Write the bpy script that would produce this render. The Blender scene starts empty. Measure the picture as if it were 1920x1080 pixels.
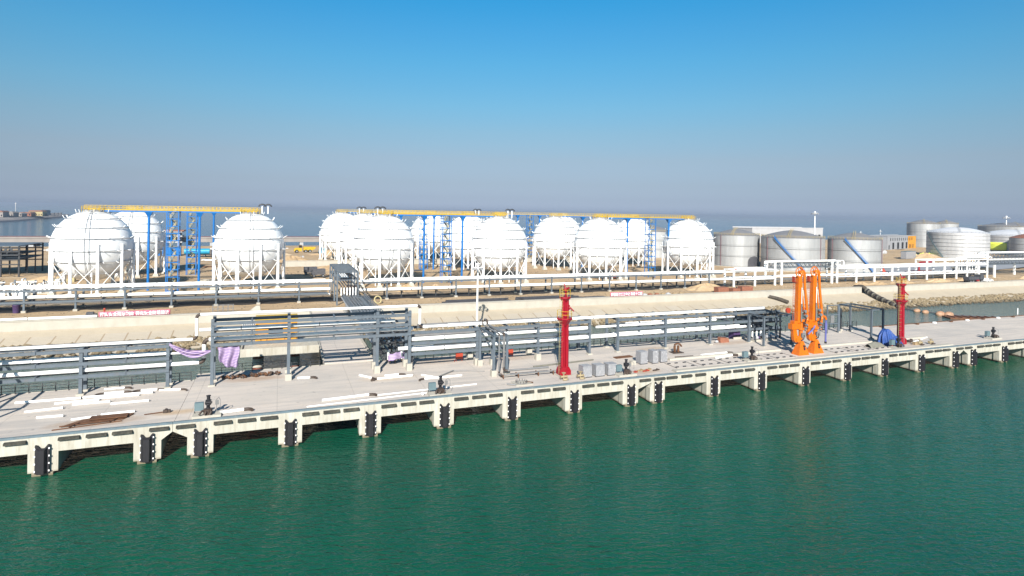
import bpy, math, random
from mathutils import Vector, Matrix
random.seed(7)
S = bpy.context.scene
COL = S.collection
R_ = math.radians
# ------------------------------------------------------------------ camera
CAM_F, CAM_A, CAM_R, CAM_H = 1119.0, R_(21.2), math.atan(.0176), 30.0   # focal (px of a 1920 frame), heading, roll, height
CX, CY = 960.0, 397.0                                                   # principal point
ca, sa, cr, sr = math.cos(CAM_A), math.sin(CAM_A), math.cos(CAM_R), math.sin(CAM_R)
cd = bpy.data.cameras.new('camera'); cam = bpy.data.objects.new('camera', cd); COL.objects.link(cam)
cd.sensor_width = 36.0; cd.lens = CAM_F / 1920 * 36.0
cd.shift_x = 0.0; cd.shift_y = -(540 - CY) / 1920
cd.clip_start = 1.0; cd.clip_end = 90000.0
cam.matrix_world = (Matrix.Translation((0, 0, CAM_H)) @ Matrix.Rotation(-CAM_A, 4, 'Z') @
                    Matrix.Rotation(R_(90), 4, 'X') @ Matrix.Rotation(CAM_R, 4, 'Z'))
S.camera = cam
def P(px, py, z=4.2):
    "photo pixel -> world point on the level z"
    du, dv = px - CX, py - CY
    u, v = du * cr + dv * sr, -du * sr + dv * cr
    d = CAM_F * (CAM_H - z) / v; x = u / CAM_F * d
    return Vector((x * ca + d * sa, -x * sa + d * ca, z))
def PY(px, py, Y):
    "photo pixel -> world point on the vertical plane y = Y"
    du, dv = px - CX, py - CY
    u, v = du * cr + dv * sr, -du * sr + dv * cr
    t = Y / (ca - u / CAM_F * sa)
    return Vector(((sa + u / CAM_F * ca) * t, Y, CAM_H - v / CAM_F * t))
# ------------------------------------------------------------------ light
SUN_EL, SUN_AZ = 31.0, 202.5           # azimuth the sun stands at, clockwise from +Y
sl = bpy.data.lights.new('sun', 'SUN'); sun = bpy.data.objects.new('sun', sl); COL.objects.link(sun)
sl.energy = 5.0; sl.angle = R_(.53); sl.color = (1, .95, .86)
sd = Vector((math.sin(R_(SUN_AZ)) * math.cos(R_(SUN_EL)), math.cos(R_(SUN_AZ)) * math.cos(R_(SUN_EL)), math.sin(R_(SUN_EL))))
sun.rotation_euler = sd.to_track_quat('Z', 'Y').to_euler()
W = bpy.data.worlds.new('World'); S.world = W; W.use_nodes = True
wn, wl = W.node_tree.nodes, W.node_tree.links
wn.clear()
sky = wn.new('ShaderNodeTexSky'); sky.sky_type = 'NISHITA'; sky.sun_disc = False
sky.sun_elevation = R_(SUN_EL); sky.sun_rotation = R_(SUN_AZ); sky.dust_density = .6; sky.ozone_density = 2.0; sky.air_density = 1.0
tc = wn.new('ShaderNodeTexCoord'); sx = wn.new('ShaderNodeSeparateXYZ'); wl.new(tc.outputs['Generated'], sx.inputs[0])
ramp = wn.new('ShaderNodeValToRGB'); wl.new(sx.outputs['Z'], ramp.inputs[0])
e = ramp.color_ramp.elements
SKY = [(0.000, (0.360, 0.464, 0.820)), (0.010, (0.360, 0.452, 0.790)), (0.022, (0.325, 0.395, 0.661)), (0.046, (0.341, 0.380, 0.547)), (0.086, (0.406, 0.426, 0.507)), (0.130, (0.409, 0.509, 0.556)), (0.173, (0.366, 0.592, 0.646)), (0.240, (0.281, 0.672, 0.766)), (0.288, (0.221, 0.696, 0.844)), (0.332, (0.150, 0.720, 0.905)), (0.550, (0.220, 0.500, 0.650)), (1.000, (0.300, 0.480, 0.550))]
e[0].position, e[0].color = SKY[0][0], (*SKY[0][1], 1)
e[1].position, e[1].color = SKY[-1][0], (*SKY[-1][1], 1)
for p_, c_ in SKY[1:-1]:
    k_ = e.new(p_); k_.color = (*c_, 1)
mx = wn.new('ShaderNodeMix'); mx.data_type = 'RGBA'; mx.blend_type = 'MULTIPLY'; mx.inputs['Factor'].default_value = 1
wl.new(sky.outputs[0], mx.inputs['A']); wl.new(ramp.outputs[0], mx.inputs['B'])
bg = wn.new('ShaderNodeBackground'); bg.inputs['Strength'].default_value = .087
wl.new(mx.outputs['Result'], bg.inputs[0])
wo = wn.new('ShaderNodeOutputWorld'); wl.new(bg.outputs[0], wo.inputs[0])
S.view_settings.view_transform = 'Standard'; S.view_settings.look = 'None'
S.view_settings.exposure = .87; S.view_settings.gamma = 1
S.cycles.max_bounces = 5; S.cycles.diffuse_bounces = 2; S.cycles.glossy_bounces = 3; S.cycles.volume_bounces = 0
S.cycles.use_denoising = True
# ------------------------------------------------------------------ materials
def nd(nt, t, **k):
    n = nt.nodes.new(t)
    for a, b in k.items(): setattr(n, a, b)
    return n
def mixc(nt, f, a, b, blend='MIX'):
    m = nd(nt, 'ShaderNodeMix', data_type='RGBA', blend_type=blend)
    for s, v in (('Factor', f), ('A', a), ('B', b)):
        if hasattr(v, 'links'): nt.links.new(v, m.inputs[s])
        elif s == 'Factor': m.inputs[s].default_value = v
        else: m.inputs[s].default_value = (*v, 1)
    return m.outputs['Result']
def noise(nt, vec, scale, detail=4, rough=.55, stretch=None, dist=0.0):
    if stretch:
        mp = nd(nt, 'ShaderNodeMapping'); mp.inputs['Scale'].default_value = stretch
        nt.links.new(vec, mp.inputs[0]); vec = mp.outputs[0]
    n = nd(nt, 'ShaderNodeTexNoise'); n.inputs['Scale'].default_value = scale
    n.inputs['Detail'].default_value = detail; n.inputs['Roughness'].default_value = rough; n.inputs['Distortion'].default_value = dist
    nt.links.new(vec, n.inputs['Vector']); return n.outputs['Fac']
def stepr(nt, v, lo, hi):
    m = nd(nt, 'ShaderNodeMapRange'); m.inputs['From Min'].default_value = lo; m.inputs['From Max'].default_value = hi
    nt.links.new(v, m.inputs['Value']); return m.outputs['Result']
def math_(nt, op, a, b=None):
    m = nd(nt, 'ShaderNodeMath', operation=op)
    for i, v in enumerate((a, b)):
        if v is None: continue
        if hasattr(v, 'links'): nt.links.new(v, m.inputs[i])
        else: m.inputs[i].default_value = v
    return m.outputs[0]
def base(name):
    m = bpy.data.materials.new(name); m.use_nodes = True
    nt = m.node_tree; b = nt.nodes['Principled BSDF']
    g = nd(nt, 'ShaderNodeNewGeometry')
    return m, nt, b, g.outputs['Position']
def bump(nt, b, h, dist, strength=1.0):
    u = nd(nt, 'ShaderNodeBump'); u.inputs['Distance'].default_value = dist; u.inputs['Strength'].default_value = strength
    nt.links.new(h, u.inputs['Height']); nt.links.new(u.outputs[0], b.inputs['Normal'])
def paint(name, c, rough=.45, metal=0.0, var=.12, dirt=None, dirt_amt=.25, scale=1.2, bmp=0.0, k=.68):
    if min(c) < .62:                       # everything but true white paint
        c = tuple(x * k for x in c)
        if dirt: dirt = tuple(x * k for x in dirt)
    m, nt, b, pos = base(name)
    n1 = noise(nt, pos, scale, 5, .6); n2 = noise(nt, pos, scale * 7, 3)
    dk = tuple(x * (1 - 2.2 * var) for x in c)
    col = mixc(nt, stepr(nt, n1, .35, .75), c, dk)
    if dirt:
        st = noise(nt, pos, .9, 5, .65, (1, 1, .35))
        col = mixc(nt, math_(nt, 'MULTIPLY', stepr(nt, st, .5, .75), dirt_amt), col, dirt)
    nt.links.new(col, b.inputs['Base Color'])
    b.inputs['Metallic'].default_value = metal
    rr = nd(nt, 'ShaderNodeMapRange'); rr.inputs['To Min'].default_value = rough - .08; rr.inputs['To Max'].default_value = rough + .1
    nt.links.new(n2, rr.inputs['Value']); nt.links.new(rr.outputs[0], b.inputs['Roughness'])
    if bmp: bump(nt, b, n2, bmp)
    return m
M = {}
M['white'] = paint('white_paint', (.82, .82, .81), .4, var=.03, dirt=(.45, .38, .3), dirt_amt=.15)
M['tank_white'] = paint('tank_white_paint', (.84, .85, .86), .32, var=.025, dirt=(.6, .58, .55), dirt_amt=.12, scale=.3)
M['ringgrey'] = paint('grey_white_pipe', (.42, .43, .45), .45, var=.06)
M['lag'] = paint('white_pipe_lagging', (.84, .84, .83), .45, var=.04, dirt=(.4, .36, .3), dirt_amt=.15)
M['steel'] = paint('blue_grey_steel_paint', (.15, .185, .225), .5, var=.1, dirt=(.22, .18, .14), dirt_amt=.3)
M['darksteel'] = paint('dark_steel', (.05, .055, .065), .5, var=.15, dirt=(.09, .05, .03), dirt_amt=.4)
M['greypipe'] = paint('primed_grey_pipe', (.26, .26, .265), .45, var=.1, dirt=(.17, .11, .07), dirt_amt=.35)
M['rust'] = paint('rusty_steel', (.20, .085, .035), .8, var=.25, dirt=(.07, .03, .015), dirt_amt=.6, bmp=.02)
M['rustred'] = paint('red_oxide_steel', (.26, .06, .025), .7, var=.2, dirt=(.12, .04, .02), dirt_amt=.5)
M['brownfit'] = paint('brown_pipe_fitting', (.09, .06, .045), .6, var=.2)
M['black'] = paint('black_rubber', (.014, .012, .017), .6, var=.2, dirt=(.05, .045, .05), dirt_amt=.35)
M['bumper'] = paint('weathered_rubber', (.075, .07, .055), .75, var=.3, dirt=(.22, .2, .15), dirt_amt=.5, scale=4, bmp=.03)
M['kerb'] = paint('blue_grey_kerb_paint', (.17, .235, .28), .6, var=.12, dirt=(.3, .28, .25), dirt_amt=.5)
M['blue'] = paint('bright_blue_paint', (.003, .19, .60), .4, var=.08)
M['yellow'] = paint('yellow_paint', (.78, .5, .02), .45, var=.1)
M['paleyellow'] = paint('yellow_handrail_paint', (.66, .52, .24), .5, var=.1)
M['orange'] = paint('orange_paint', (.85, .19, .004), .35, var=.07, dirt=(.45, .1, .01), dirt_amt=.25)
M['red'] = paint('red_paint', (.40, .003, .018), .35, var=.1, dirt=(.24, .004, .012), dirt_amt=.3)
M['redbox'] = paint('orange_red_paint', (.52, .06, .025), .5, var=.1)
M['purple'] = paint('purple_plastic', (.09, .05, .16), .5)
M['bluehose'] = paint('violet_blue_pipe', (.16, .17, .48), .45)
M['cyan'] = paint('cyan_paint', (.02, .42, .7), .4)
M['teal'] = paint('blue_grey_enamel', (.17, .25, .28), .5, var=.08)
M['tarp'] = paint('blue_tarpaulin', (.035, .11, .42), .45, var=.15, scale=2.5, bmp=.06)
M['foil'] = paint('silver_plastic_wrap', (.52, .52, .55), .28, metal=.25, var=.1, scale=3, bmp=.08)
M['brick'] = paint('brick_stack', (.42, .16, .09), .85, var=.2, scale=3, bmp=.03)
M['timber'] = paint('pale_timber', (.5, .36, .2), .8, var=.2, scale=3)
M['gold'] = paint('gold_valve_paint', (.50, .40, .24), .5, var=.15)
M['plinth'] = paint('pale_concrete', (.59, .55, .475), .85, var=.06, dirt=(.42, .35, .26), dirt_amt=.3, bmp=.01, scale=.5)
M['bwhite'] = paint('white_render', (.56, .56, .58), .8, var=.06, dirt=(.5, .48, .45), dirt_amt=.2, scale=.3)
M['bgrey'] = paint('grey_render', (.40, .41, .44), .8, var=.08, scale=.3)
M['borange'] = paint('orange_render', (.80, .36, .02), .8, var=.08, scale=.3)
M['glass'] = paint('dark_window', (.03, .03, .035), .15, var=.1)
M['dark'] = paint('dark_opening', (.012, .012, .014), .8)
M['redroof'] = paint('brown_red_roof', (.36, .15, .09), .7, var=.1, scale=.4)
M['lime'] = paint('yellow_green_sheet', (.66, .72, .08), .5, var=.1, k=1.3)
M['straw'] = paint('cream_bags', (.66, .56, .3), .8, var=.15)
M['mauve'] = paint('dull_red_pipe', (.30, .12, .14), .6)
M['undershade'] = paint('shade_darkened_concrete', (.075, .075, .065), .8, var=.2)  # concrete colour blackened to deepen the shade under the deck
M['shadeground'] = paint('shade_darkened_ground', (.04, .032, .027), .95, var=.25, scale=.3, bmp=.1)  # ground colour darkened to paint the shade below the shore racks
M['stone'] = paint('mixed_stones', (.34, .28, .21), .95, var=.3, dirt=(.07, .055, .045), dirt_amt=.9, scale=.9)
M['tyre'] = paint('tyre_rubber', (.018, .017, .017), .8)
M['carwhite'] = paint('white_car_paint', (.8, .8, .82), .2, var=.01)
M['buoy'] = paint('faded_orange_float', (.62, .36, .22), .6, var=.2, scale=2)
M['hose'] = paint('brown_hose', (.13, .105, .08), .8, var=.3, scale=2, bmp=.05)
M['drab'] = paint('olive_sheet', (.25, .24, .2), .8, var=.15)
M['sheetpile'] = paint('dark_grey_sheet_pile', (.10, .10, .115), .6, var=.2)
M['banner'] = paint('pink_red_banner_cloth', (.72, .15, .25), .7, var=.06)
M['lettering'] = paint('white_lettering', (.85, .83, .83), .7, var=.02)
M['seawallfar'] = paint('pinkish_concrete', (.45, .4, .37), .85, var=.12, scale=.2, k=.62)
M['skin'] = paint('skin', (.45, .28, .2), .6); M['cloth'] = paint('dark_clothing', (.03, .03, .045), .9)
def silver(name, c, rough, course):
    m, nt, b, pos = base(name)
    s = nd(nt, 'ShaderNodeSeparateXYZ'); nt.links.new(pos, s.inputs[0])
    f = math_(nt, 'FRACT', math_(nt, 'DIVIDE', s.outputs['Z'], course))
    line = stepr(nt, f, .93, .97)
    n = noise(nt, pos, .35, 5, .6, (1, 1, .12)); n2 = noise(nt, pos, 1.1, 4, .6, (1, 1, .5))
    col = mixc(nt, stepr(nt, n, .3, .7), c, tuple(x * .72 for x in c))
    col = mixc(nt, math_(nt, 'MULTIPLY', line, .5), col, tuple(x * .35 for x in c))
    nt.links.new(col, b.inputs['Base Color']); b.inputs['Metallic'].default_value = .35
    nt.links.new(stepr(nt, n2, -1.2 + rough, 1.4), b.inputs['Roughness'])
    bump(nt, b, n2, .12, .5)
    return m
M['silver'] = silver('galvanised_tank_plate', (.42, .425, .43), .3, 5.2)
M['silverwrap'] = silver('banded_tank_cladding', (.58, .57, .57), .4, 2.05)
M['roofgrey'] = paint('grey_tank_roof', (.36, .35, .36), .55, metal=.3, var=.08, scale=.4)
M['rooflight'] = paint('pale_tank_roof', (.66, .66, .68), .5, metal=.2, var=.06, scale=.3)
# deck concrete
def deck_mat():
    m, nt, b, pos = base('deck_concrete')
    big = noise(nt, pos, .11, 6, .65, (1, 1.6, 1)); mid = noise(nt, pos, .55, 6, .7); fine = noise(nt, pos, 6, 4, .7)
    tr = noise(nt, pos, .16, 5, .6, (.35, 3.4, 1), 1.2)
    col = mixc(nt, stepr(nt, big, .3, .7), (.55, .48, .42), (.425, .385, .35))
    col = mixc(nt, math_(nt, 'MULTIPLY', stepr(nt, tr, .47, .68), .7), col, (.32, .30, .29))
    col = mixc(nt, math_(nt, 'MULTIPLY', stepr(nt, mid, .55, .8), .5), col, (.52, .43, .34))
    col = mixc(nt, math_(nt, 'MULTIPLY', stepr(nt, fine, .45, .8), .28), col, (.33, .31, .29))
    s = nd(nt, 'ShaderNodeSeparateXYZ'); nt.links.new(pos, s.inputs[0])
    for cx0, cy0, rx, ry, c in ((-20, 83.6, 5.5, 1.9, (.30, .18, .09)), (-11.6, 84.6, 3.2, 1.2, (.42, .27, .13)), (-3, 97.4, 5, 1.5, (.34, .2, .11)), (26, 99.5, 6, 2, (.36, .27, .2)), (39, 98, 5, 2, (.38, .29, .22)), (56, 83, 4, 1.3, (.36, .25, .16)), (86, 96.5, 6, 1.6, (.36, .26, .19)), (16, 92, 5, 2, (.42, .33, .24)), (121, 85, 4, 1.6, (.33, .25, .19)), (67, 97, 5, 1.4, (.38, .28, .2))):
        dx = math_(nt, 'DIVIDE', math_(nt, 'SUBTRACT', s.outputs['X'], cx0), rx); dy = math_(nt, 'DIVIDE', math_(nt, 'SUBTRACT', s.outputs['Y'], cy0), ry)
        d2 = math_(nt, 'ADD', math_(nt, 'ADD', math_(nt, 'MULTIPLY', dx, dx), math_(nt, 'MULTIPLY', dy, dy)), math_(nt, 'MULTIPLY', mid, 1.4))
        col = mixc(nt, math_(nt, 'MULTIPLY', stepr(nt, d2, 1.75, .7), .6), col, c)
    sp = noise(nt, pos, 1.3, 3, .5); col = mixc(nt, math_(nt, 'MULTIPLY', stepr(nt, sp, .68, .74), .5), col, (.2, .18, .17))
    jx = math_(nt, 'FRACT', math_(nt, 'DIVIDE', s.outputs['X'], 10.0)); jl = math_(nt, 'ADD', stepr(nt, jx, .006, .003), stepr(nt, jx, .994, .997))
    col = mixc(nt, math_(nt, 'MULTIPLY', jl, .35), col, (.2, .18, .16))
    nt.links.new(col, b.inputs['Base Color']); b.inputs['Roughness'].default_value = .85
    bump(nt, b, fine, .01)
    return m
M['deck'] = deck_mat()
def face_mat():
    m, nt, b, pos = base('quay_face_concrete')
    s = nd(nt, 'ShaderNodeSeparateXYZ'); nt.links.new(pos, s.inputs[0])
    n = noise(nt, pos, .5, 6, .65, (1, 1, .3)); n2 = noise(nt, pos, 2.2, 5, .7, (1, 1, .12)); n3 = noise(nt, pos, 1.5, 4, .6)
    col = mixc(nt, stepr(nt, n, .35, .7), (.46, .44, .385), (.36, .335, .28))
    col = mixc(nt, math_(nt, 'MULTIPLY', stepr(nt, n2, .46, .72), .7), col, (.25, .215, .16))
    zz = math_(nt, 'ADD', s.outputs['Z'], math_(nt, 'MULTIPLY', n3, .5))
    tide = stepr(nt, zz, .85, .45)
    col = mixc(nt, math_(nt, 'MULTIPLY', tide, .85), col, (.13, .095, .05))
    nt.links.new(col, b.inputs['Base Color']); b.inputs['Roughness'].default_value = .8
    bump(nt, b, n3, .02)
    return m
M['face'] = face_mat()
def sand_mat():
    m, nt, b, pos = base('bare_sandy_ground')
    big = noise(nt, pos, .022, 7, .65); mid = noise(nt, pos, .13, 6, .7, (.6, 1.6, 1)); fine = noise(nt, pos, 1.1, 5, .75); tr = noise(nt, pos, .08, 5, .6, (.3, 3, 1), 1.0)
    col = mixc(nt, stepr(nt, big, .35, .65), (.46, .325, .19), (.35, .24, .135))
    col = mixc(nt, math_(nt, 'MULTIPLY', stepr(nt, mid, .5, .72), .7), col, (.52, .42, .30))
    col = mixc(nt, math_(nt, 'MULTIPLY', stepr(nt, tr, .55, .7), .6), col, (.21, .145, .09))
    col = mixc(nt, math_(nt, 'MULTIPLY', stepr(nt, fine, .5, .8), .45), col, (.15, .105, .07))
    nt.links.new(col, b.inputs['Base Color']); b.inputs['Roughness'].default_value = .95
    bump(nt, b, math_(nt, 'ADD', mid, math_(nt, 'MULTIPLY', fine, .3)), .8)
    return m
M['sand'] = sand_mat()
def slope_mat():
    m, nt, b, pos = base('revetment_slabs')
    s = nd(nt, 'ShaderNodeSeparateXYZ'); nt.links.new(pos, s.inputs[0])
    fx = math_(nt, 'FRACT', math_(nt, 'DIVIDE', s.outputs['X'], 4.35)); fy = math_(nt, 'FRACT', math_(nt, 'DIVIDE', s.outputs['Y'], .75))
    lx = math_(nt, 'ADD', stepr(nt, fx, .045, .02), stepr(nt, fx, .96, .985))
    ly = stepr(nt, fy, .16, .08)
    inpanel = math_(nt, 'MULTIPLY', stepr(nt, s.outputs['Y'], 151.3, 151.2), stepr(nt, s.outputs['X'], 150, 120))
    n = noise(nt, pos, .25, 6, .65); n2 = noise(nt, pos, 1.4, 5, .7)
    ids = nd(nt, 'ShaderNodeTexWhiteNoise', noise_dimensions='1D'); nt.links.new(math_(nt, 'FLOOR', math_(nt, 'DIVIDE', s.outputs['X'], 4.35)), ids.inputs['W'])
    col = mixc(nt, stepr(nt, n, .35, .7), (.43, .365, .275), (.375, .32, .245))
    col = mixc(nt, math_(nt, 'MULTIPLY', math_(nt, 'MULTIPLY', ids.outputs['Value'], .45), inpanel), col, (.40, .37, .33))
    col = mixc(nt, math_(nt, 'MULTIPLY', stepr(nt, n2, .55, .8), .4), col, (.3, .22, .14))
    ln = math_(nt, 'MULTIPLY', math_(nt, 'MAXIMUM', math_(nt, 'MULTIPLY', lx, .75), math_(nt, 'MULTIPLY', ly, .3)), inpanel)
    col = mixc(nt, ln, col, (.22, .15, .085))
    nt.links.new(col, b.inputs['Base Color']); b.inputs['Roughness'].default_value = .9
    bump(nt, b, n2, .05)
    return m
M['slope'] = slope_mat()
def rock_mat():
    m, nt, b, pos = base('shore_rock')
    n = noise(nt, pos, .9, 5, .7); n2 = noise(nt, pos, 4, 4, .7)
    s = nd(nt, 'ShaderNodeSeparateXYZ'); nt.links.new(pos, s.inputs[0])
    col = mixc(nt, stepr(nt, n, .3, .7), (.27, .205, .12), (.15, .115, .068))
    wet = stepr(nt, math_(nt, 'ADD', s.outputs['Z'], math_(nt, 'MULTIPLY', n, .4)), .75, .3)
    col = mixc(nt, wet, col, (.06, .045, .028))
    nt.links.new(col, b.inputs['Base Color']); b.inputs['Roughness'].default_value = .9
    bump(nt, b, n2, .06)
    return m
M['rock'] = rock_mat()
def water_mat():
    m, nt, b, pos = base('sea_water')
    big = noise(nt, pos, .02, 4, .6); patch = noise(nt, pos, .006, 4, .6, (1, 2.5, 1))
    s = nd(nt, 'ShaderNodeSeparateXYZ'); nt.links.new(pos, s.inputs[0])
    col = mixc(nt, stepr(nt, big, .3, .7), (.0022, .074, .036), (.0035, .056, .034))
    col = mixc(nt, math_(nt, 'MULTIPLY', stepr(nt, noise(nt, pos, .035, 5, .65, (1, 1.8, 1), .8), .45, .75), .45), col, (.010, .078, .050))
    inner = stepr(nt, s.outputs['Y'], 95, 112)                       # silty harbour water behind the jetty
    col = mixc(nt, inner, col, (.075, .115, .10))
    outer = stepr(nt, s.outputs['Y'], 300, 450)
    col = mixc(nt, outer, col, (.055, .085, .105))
    nt.links.new(col, b.inputs['Base Color'])
    b.inputs['Roughness'].default_value = .09; b.inputs['IOR'].default_value = 1.37
    rot = nd(nt, 'ShaderNodeMapping'); rot.inputs['Rotation'].default_value = (0, 0, R_(16)); nt.links.new(pos, rot.inputs[0]); wp = rot.outputs[0]
    w1 = noise(nt, wp, .5, 3, .6, (.36, 1.25, 1), .5); w2 = noise(nt, wp, 1.6, 3, .6, (.5, 1.25, 1), .4); w3 = noise(nt, wp, .12, 3, .5, (.3, 1, 1))
    h = math_(nt, 'ADD', math_(nt, 'MULTIPLY', math_(nt, 'MULTIPLY', w1, stepr(nt, patch, -.35, .95)), .55), math_(nt, 'ADD', math_(nt, 'MULTIPLY', w2, .52), math_(nt, 'MULTIPLY', w3, .14)))
    bump(nt, b, h, .42)
    return m
M['water'] = water_mat()
def cloth_mat():
    m, nt, b, pos = base('striped_purple_sheet')
    w = nd(nt, 'ShaderNodeTexWave', bands_direction='Z'); w.inputs['Scale'].default_value = 1.5; w.inputs['Distortion'].default_value = 1.5
    nt.links.new(pos, w.inputs[0])
    col = mixc(nt, stepr(nt, w.outputs['Fac'], .35, .6), (.40, .30, .42), (.16, .11, .25))
    nt.links.new(col, b.inputs['Base Color']); b.inputs['Roughness'].default_value = .6
    return m
M['stripe'] = cloth_mat()
# ------------------------------------------------------------------ mesh builder
class MB:
    def __init__(s): s.v = []; s.f = []; s.sm = []
    def _add(s, vs, fs, smooth=False):
        o = len(s.v); s.v += [tuple(x) for x in vs]
        for f in fs: s.f.append([i + o for i in f]); s.sm.append(smooth)
        return s
    def bx(s, x0, x1, y0, y1, z0, z1):
        return s._add([(x0, y0, z0), (x1, y0, z0), (x1, y1, z0), (x0, y1, z0), (x0, y0, z1), (x1, y0, z1), (x1, y1, z1), (x0, y1, z1)],
                      [(3, 2, 1, 0), (4, 5, 6, 7), (0, 1, 5, 4), (1, 2, 6, 5), (2, 3, 7, 6), (3, 0, 4, 7)])
    def _frame(s, p, q, up=None):
        p, q = Vector(p), Vector(q); d = (q - p).normalized()
        a = Vector(up) if up else (Vector((0, 0, 1)) if abs(d.z) < .95 else Vector((0, 1, 0)))
        e1 = d.cross(a).normalized(); e2 = e1.cross(d).normalized()
        return p, q, e1, e2
    def bar(s, p, q, w, h=None):
        "rectangular beam, w sideways, h upward"
        h = h or w; p, q, a, b = s._frame(p, q)
        c = [(-w / 2, -h / 2), (w / 2, -h / 2), (w / 2, h / 2), (-w / 2, h / 2)]
        vs = [p + a * x + b * y for x, y in c] + [q + a * x + b * y for x, y in c]
        return s._add(vs, [(0, 1, 2, 3), (7, 6, 5, 4), (0, 4, 5, 1), (1, 5, 6, 2), (2, 6, 7, 3), (3, 7, 4, 0)])
    def hbeam(s, p, q, w, h, t=.05):
        "an I-section: two flanges and a web, as one welded piece"
        p, q, a, b = s._frame(p, q)
        o = [(-w / 2, -h / 2), (w / 2, -h / 2), (w / 2, -h / 2 + t), (t / 2, -h / 2 + t), (t / 2, h / 2 - t), (w / 2, h / 2 - t), (w / 2, h / 2),
             (-w / 2, h / 2), (-w / 2, h / 2 - t), (-t / 2, h / 2 - t), (-t / 2, -h / 2 + t), (-w / 2, -h / 2 + t)]
        n = len(o); vs = [p + a * x + b * y for x, y in o] + [q + a * x + b * y for x, y in o]
        return s._add(vs, [tuple(range(n)), tuple(range(2 * n - 1, n - 1, -1))] + [(i, i + n, (i + 1) % n + n, (i + 1) % n) for i in range(n)])
    def cyl(s, p, q, r, n=12, r2=None, caps=True):
        r2 = r if r2 is None else r2; p, q, a, b = s._frame(p, q)
        cs = [(math.cos(2 * math.pi * i / n), math.sin(2 * math.pi * i / n)) for i in range(n)]
        s._add([p + a * (r * x) + b * (r * y) for x, y in cs] + [q + a * (r2 * x) + b * (r2 * y) for x, y in cs],
               [(i, i + n, (i + 1) % n + n, (i + 1) % n) for i in range(n)], True)
        if caps:
            s._add([p + a * (r * x) + b * (r * y) for x, y in cs], [tuple(range(n))])
            s._add([q + a * (r2 * x) + b * (r2 * y) for x, y in cs], [tuple(range(n - 1, -1, -1))])
        return s
    def tube(s, pts, r, n=8, closed=False):
        pts = [Vector(p) for p in pts]; m = len(pts); vs = []; prev = None
        for i, p in enumerate(pts):
            d = (pts[(i + 1) % m] - pts[i - 1]) if closed else (pts[min(i + 1, m - 1)] - pts[max(i - 1, 0)])
            d.normalize()
            if prev is None: a = d.cross(Vector((0, 0, 1)) if abs(d.z) < .9 else Vector((0, 1, 0))).normalized()
            else: a = (prev - d * prev.dot(d)).normalized()
            prev = a; b = d.cross(a)
            vs += [p + (a * math.cos(2 * math.pi * k / n) + b * math.sin(2 * math.pi * k / n)) * (r[i] if isinstance(r, list) else r) for k in range(n)]
        fs = [(i * n + k, i * n + (k + 1) % n, ((i + 1) % m) * n + (k + 1) % n, ((i + 1) % m) * n + k) for i in range(m if closed else m - 1) for k in range(n)]
        s._add(vs, fs, True)
        if not closed: s._add(vs[:n], [tuple(range(n - 1, -1, -1))]); s._add(vs[-n:], [tuple(range(n))])
        return s
    def ring(s, c, R, r, n=40, k=6):
        c = Vector(c); return s.tube([c + Vector((R * math.cos(2 * math.pi * i / n), R * math.sin(2 * math.pi * i / n), 0)) for i in range(n)], r, k, True)
    def lathe(s, prof, c, n=32, smooth=True):
        vs = [(c[0] + r * math.cos(2 * math.pi * i / n), c[1] + r * math.sin(2 * math.pi * i / n), c[2] + z) for r, z in prof for i in range(n)]
        return s._add(vs, [(j * n + i, j * n + (i + 1) % n, (j + 1) * n + (i + 1) % n, (j + 1) * n + i) for j in range(len(prof) - 1) for i in range(n)], smooth)
    def ball(s, c, R, n=40, m=24, sc=(1, 1, 1)):
        prof = [(R * math.sin(math.pi * j / m) + 1e-4, -R * math.cos(math.pi * j / m)) for j in range(m + 1)]
        o = len(s.v); s.lathe(prof, (0, 0, 0), n)
        s.v[o:] = [(c[0] + x * sc[0], c[1] + y * sc[1], c[2] + z * sc[2]) for x, y, z in s.v[o:]]; return s
    def prism(s, poly, a, b, axis='y'):
        "polygon extruded along an axis; poly in the two other axes"
        mk = {'y': lambda p, t: (p[0], t, p[1]), 'x': lambda p, t: (t, p[0], p[1]), 'z': lambda p, t: (p[0], p[1], t)}[axis]
        n = len(poly); vs = [mk(p, a) for p in poly] + [mk(p, b) for p in poly]
        return s._add(vs, [tuple(range(n)), tuple(range(2 * n - 1, n - 1, -1))] + [(i + n, i, (i + 1) % n, (i + 1) % n + n)[::-1] for i in range(n)])
    def grid(s, fn, nu, nv, smooth=True):
        return s._add([fn(i / nu, j / nv) for j in range(nv + 1) for i in range(nu + 1)],
                      [(j * (nu + 1) + i, j * (nu + 1) + i + 1, (j + 1) * (nu + 1) + i + 1, (j + 1) * (nu + 1) + i) for j in range(nv) for i in range(nu)], smooth)
    def mesh(s, name, mat, off=(0, 0, 0)):
        me = bpy.data.meshes.new(name)
        me.from_pydata([(x - off[0], y - off[1], z - off[2]) for x, y, z in s.v], [], s.f)
        me.polygons.foreach_set('use_smooth', s.sm); me.materials.append(M[mat] if isinstance(mat, str) else mat)
        me.validate(); me.update(); return me
    def build(s, name, mat, parent=None, local=True, at=None):
        "local: vertices already relative to the parent; otherwise they are world positions"
        off = (0, 0, 0) if local or not parent else parent.location
        if not parent and at is not None: off = at
        o = bpy.data.objects.new(name, s.mesh(name, mat, off)); COL.objects.link(o)
        if parent: o.parent = parent
        elif at is not None: o.location = at
        return o
def tag(o, label, cat, group=None):
    o['label'] = label; o['category'] = cat
    if group: o['group'] = group
    return o
def thing(name, label, cat, loc=(0, 0, 0), rz=0, group=None):
    o = bpy.data.objects.new(name, None); COL.objects.link(o); o.location = loc; o.rotation_euler = (0, 0, rz); o.empty_display_size = .5
    return tag(o, label, cat, group)
def struct(o, kind='structure'): o['kind'] = kind; return o
KIDS = {}
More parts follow.
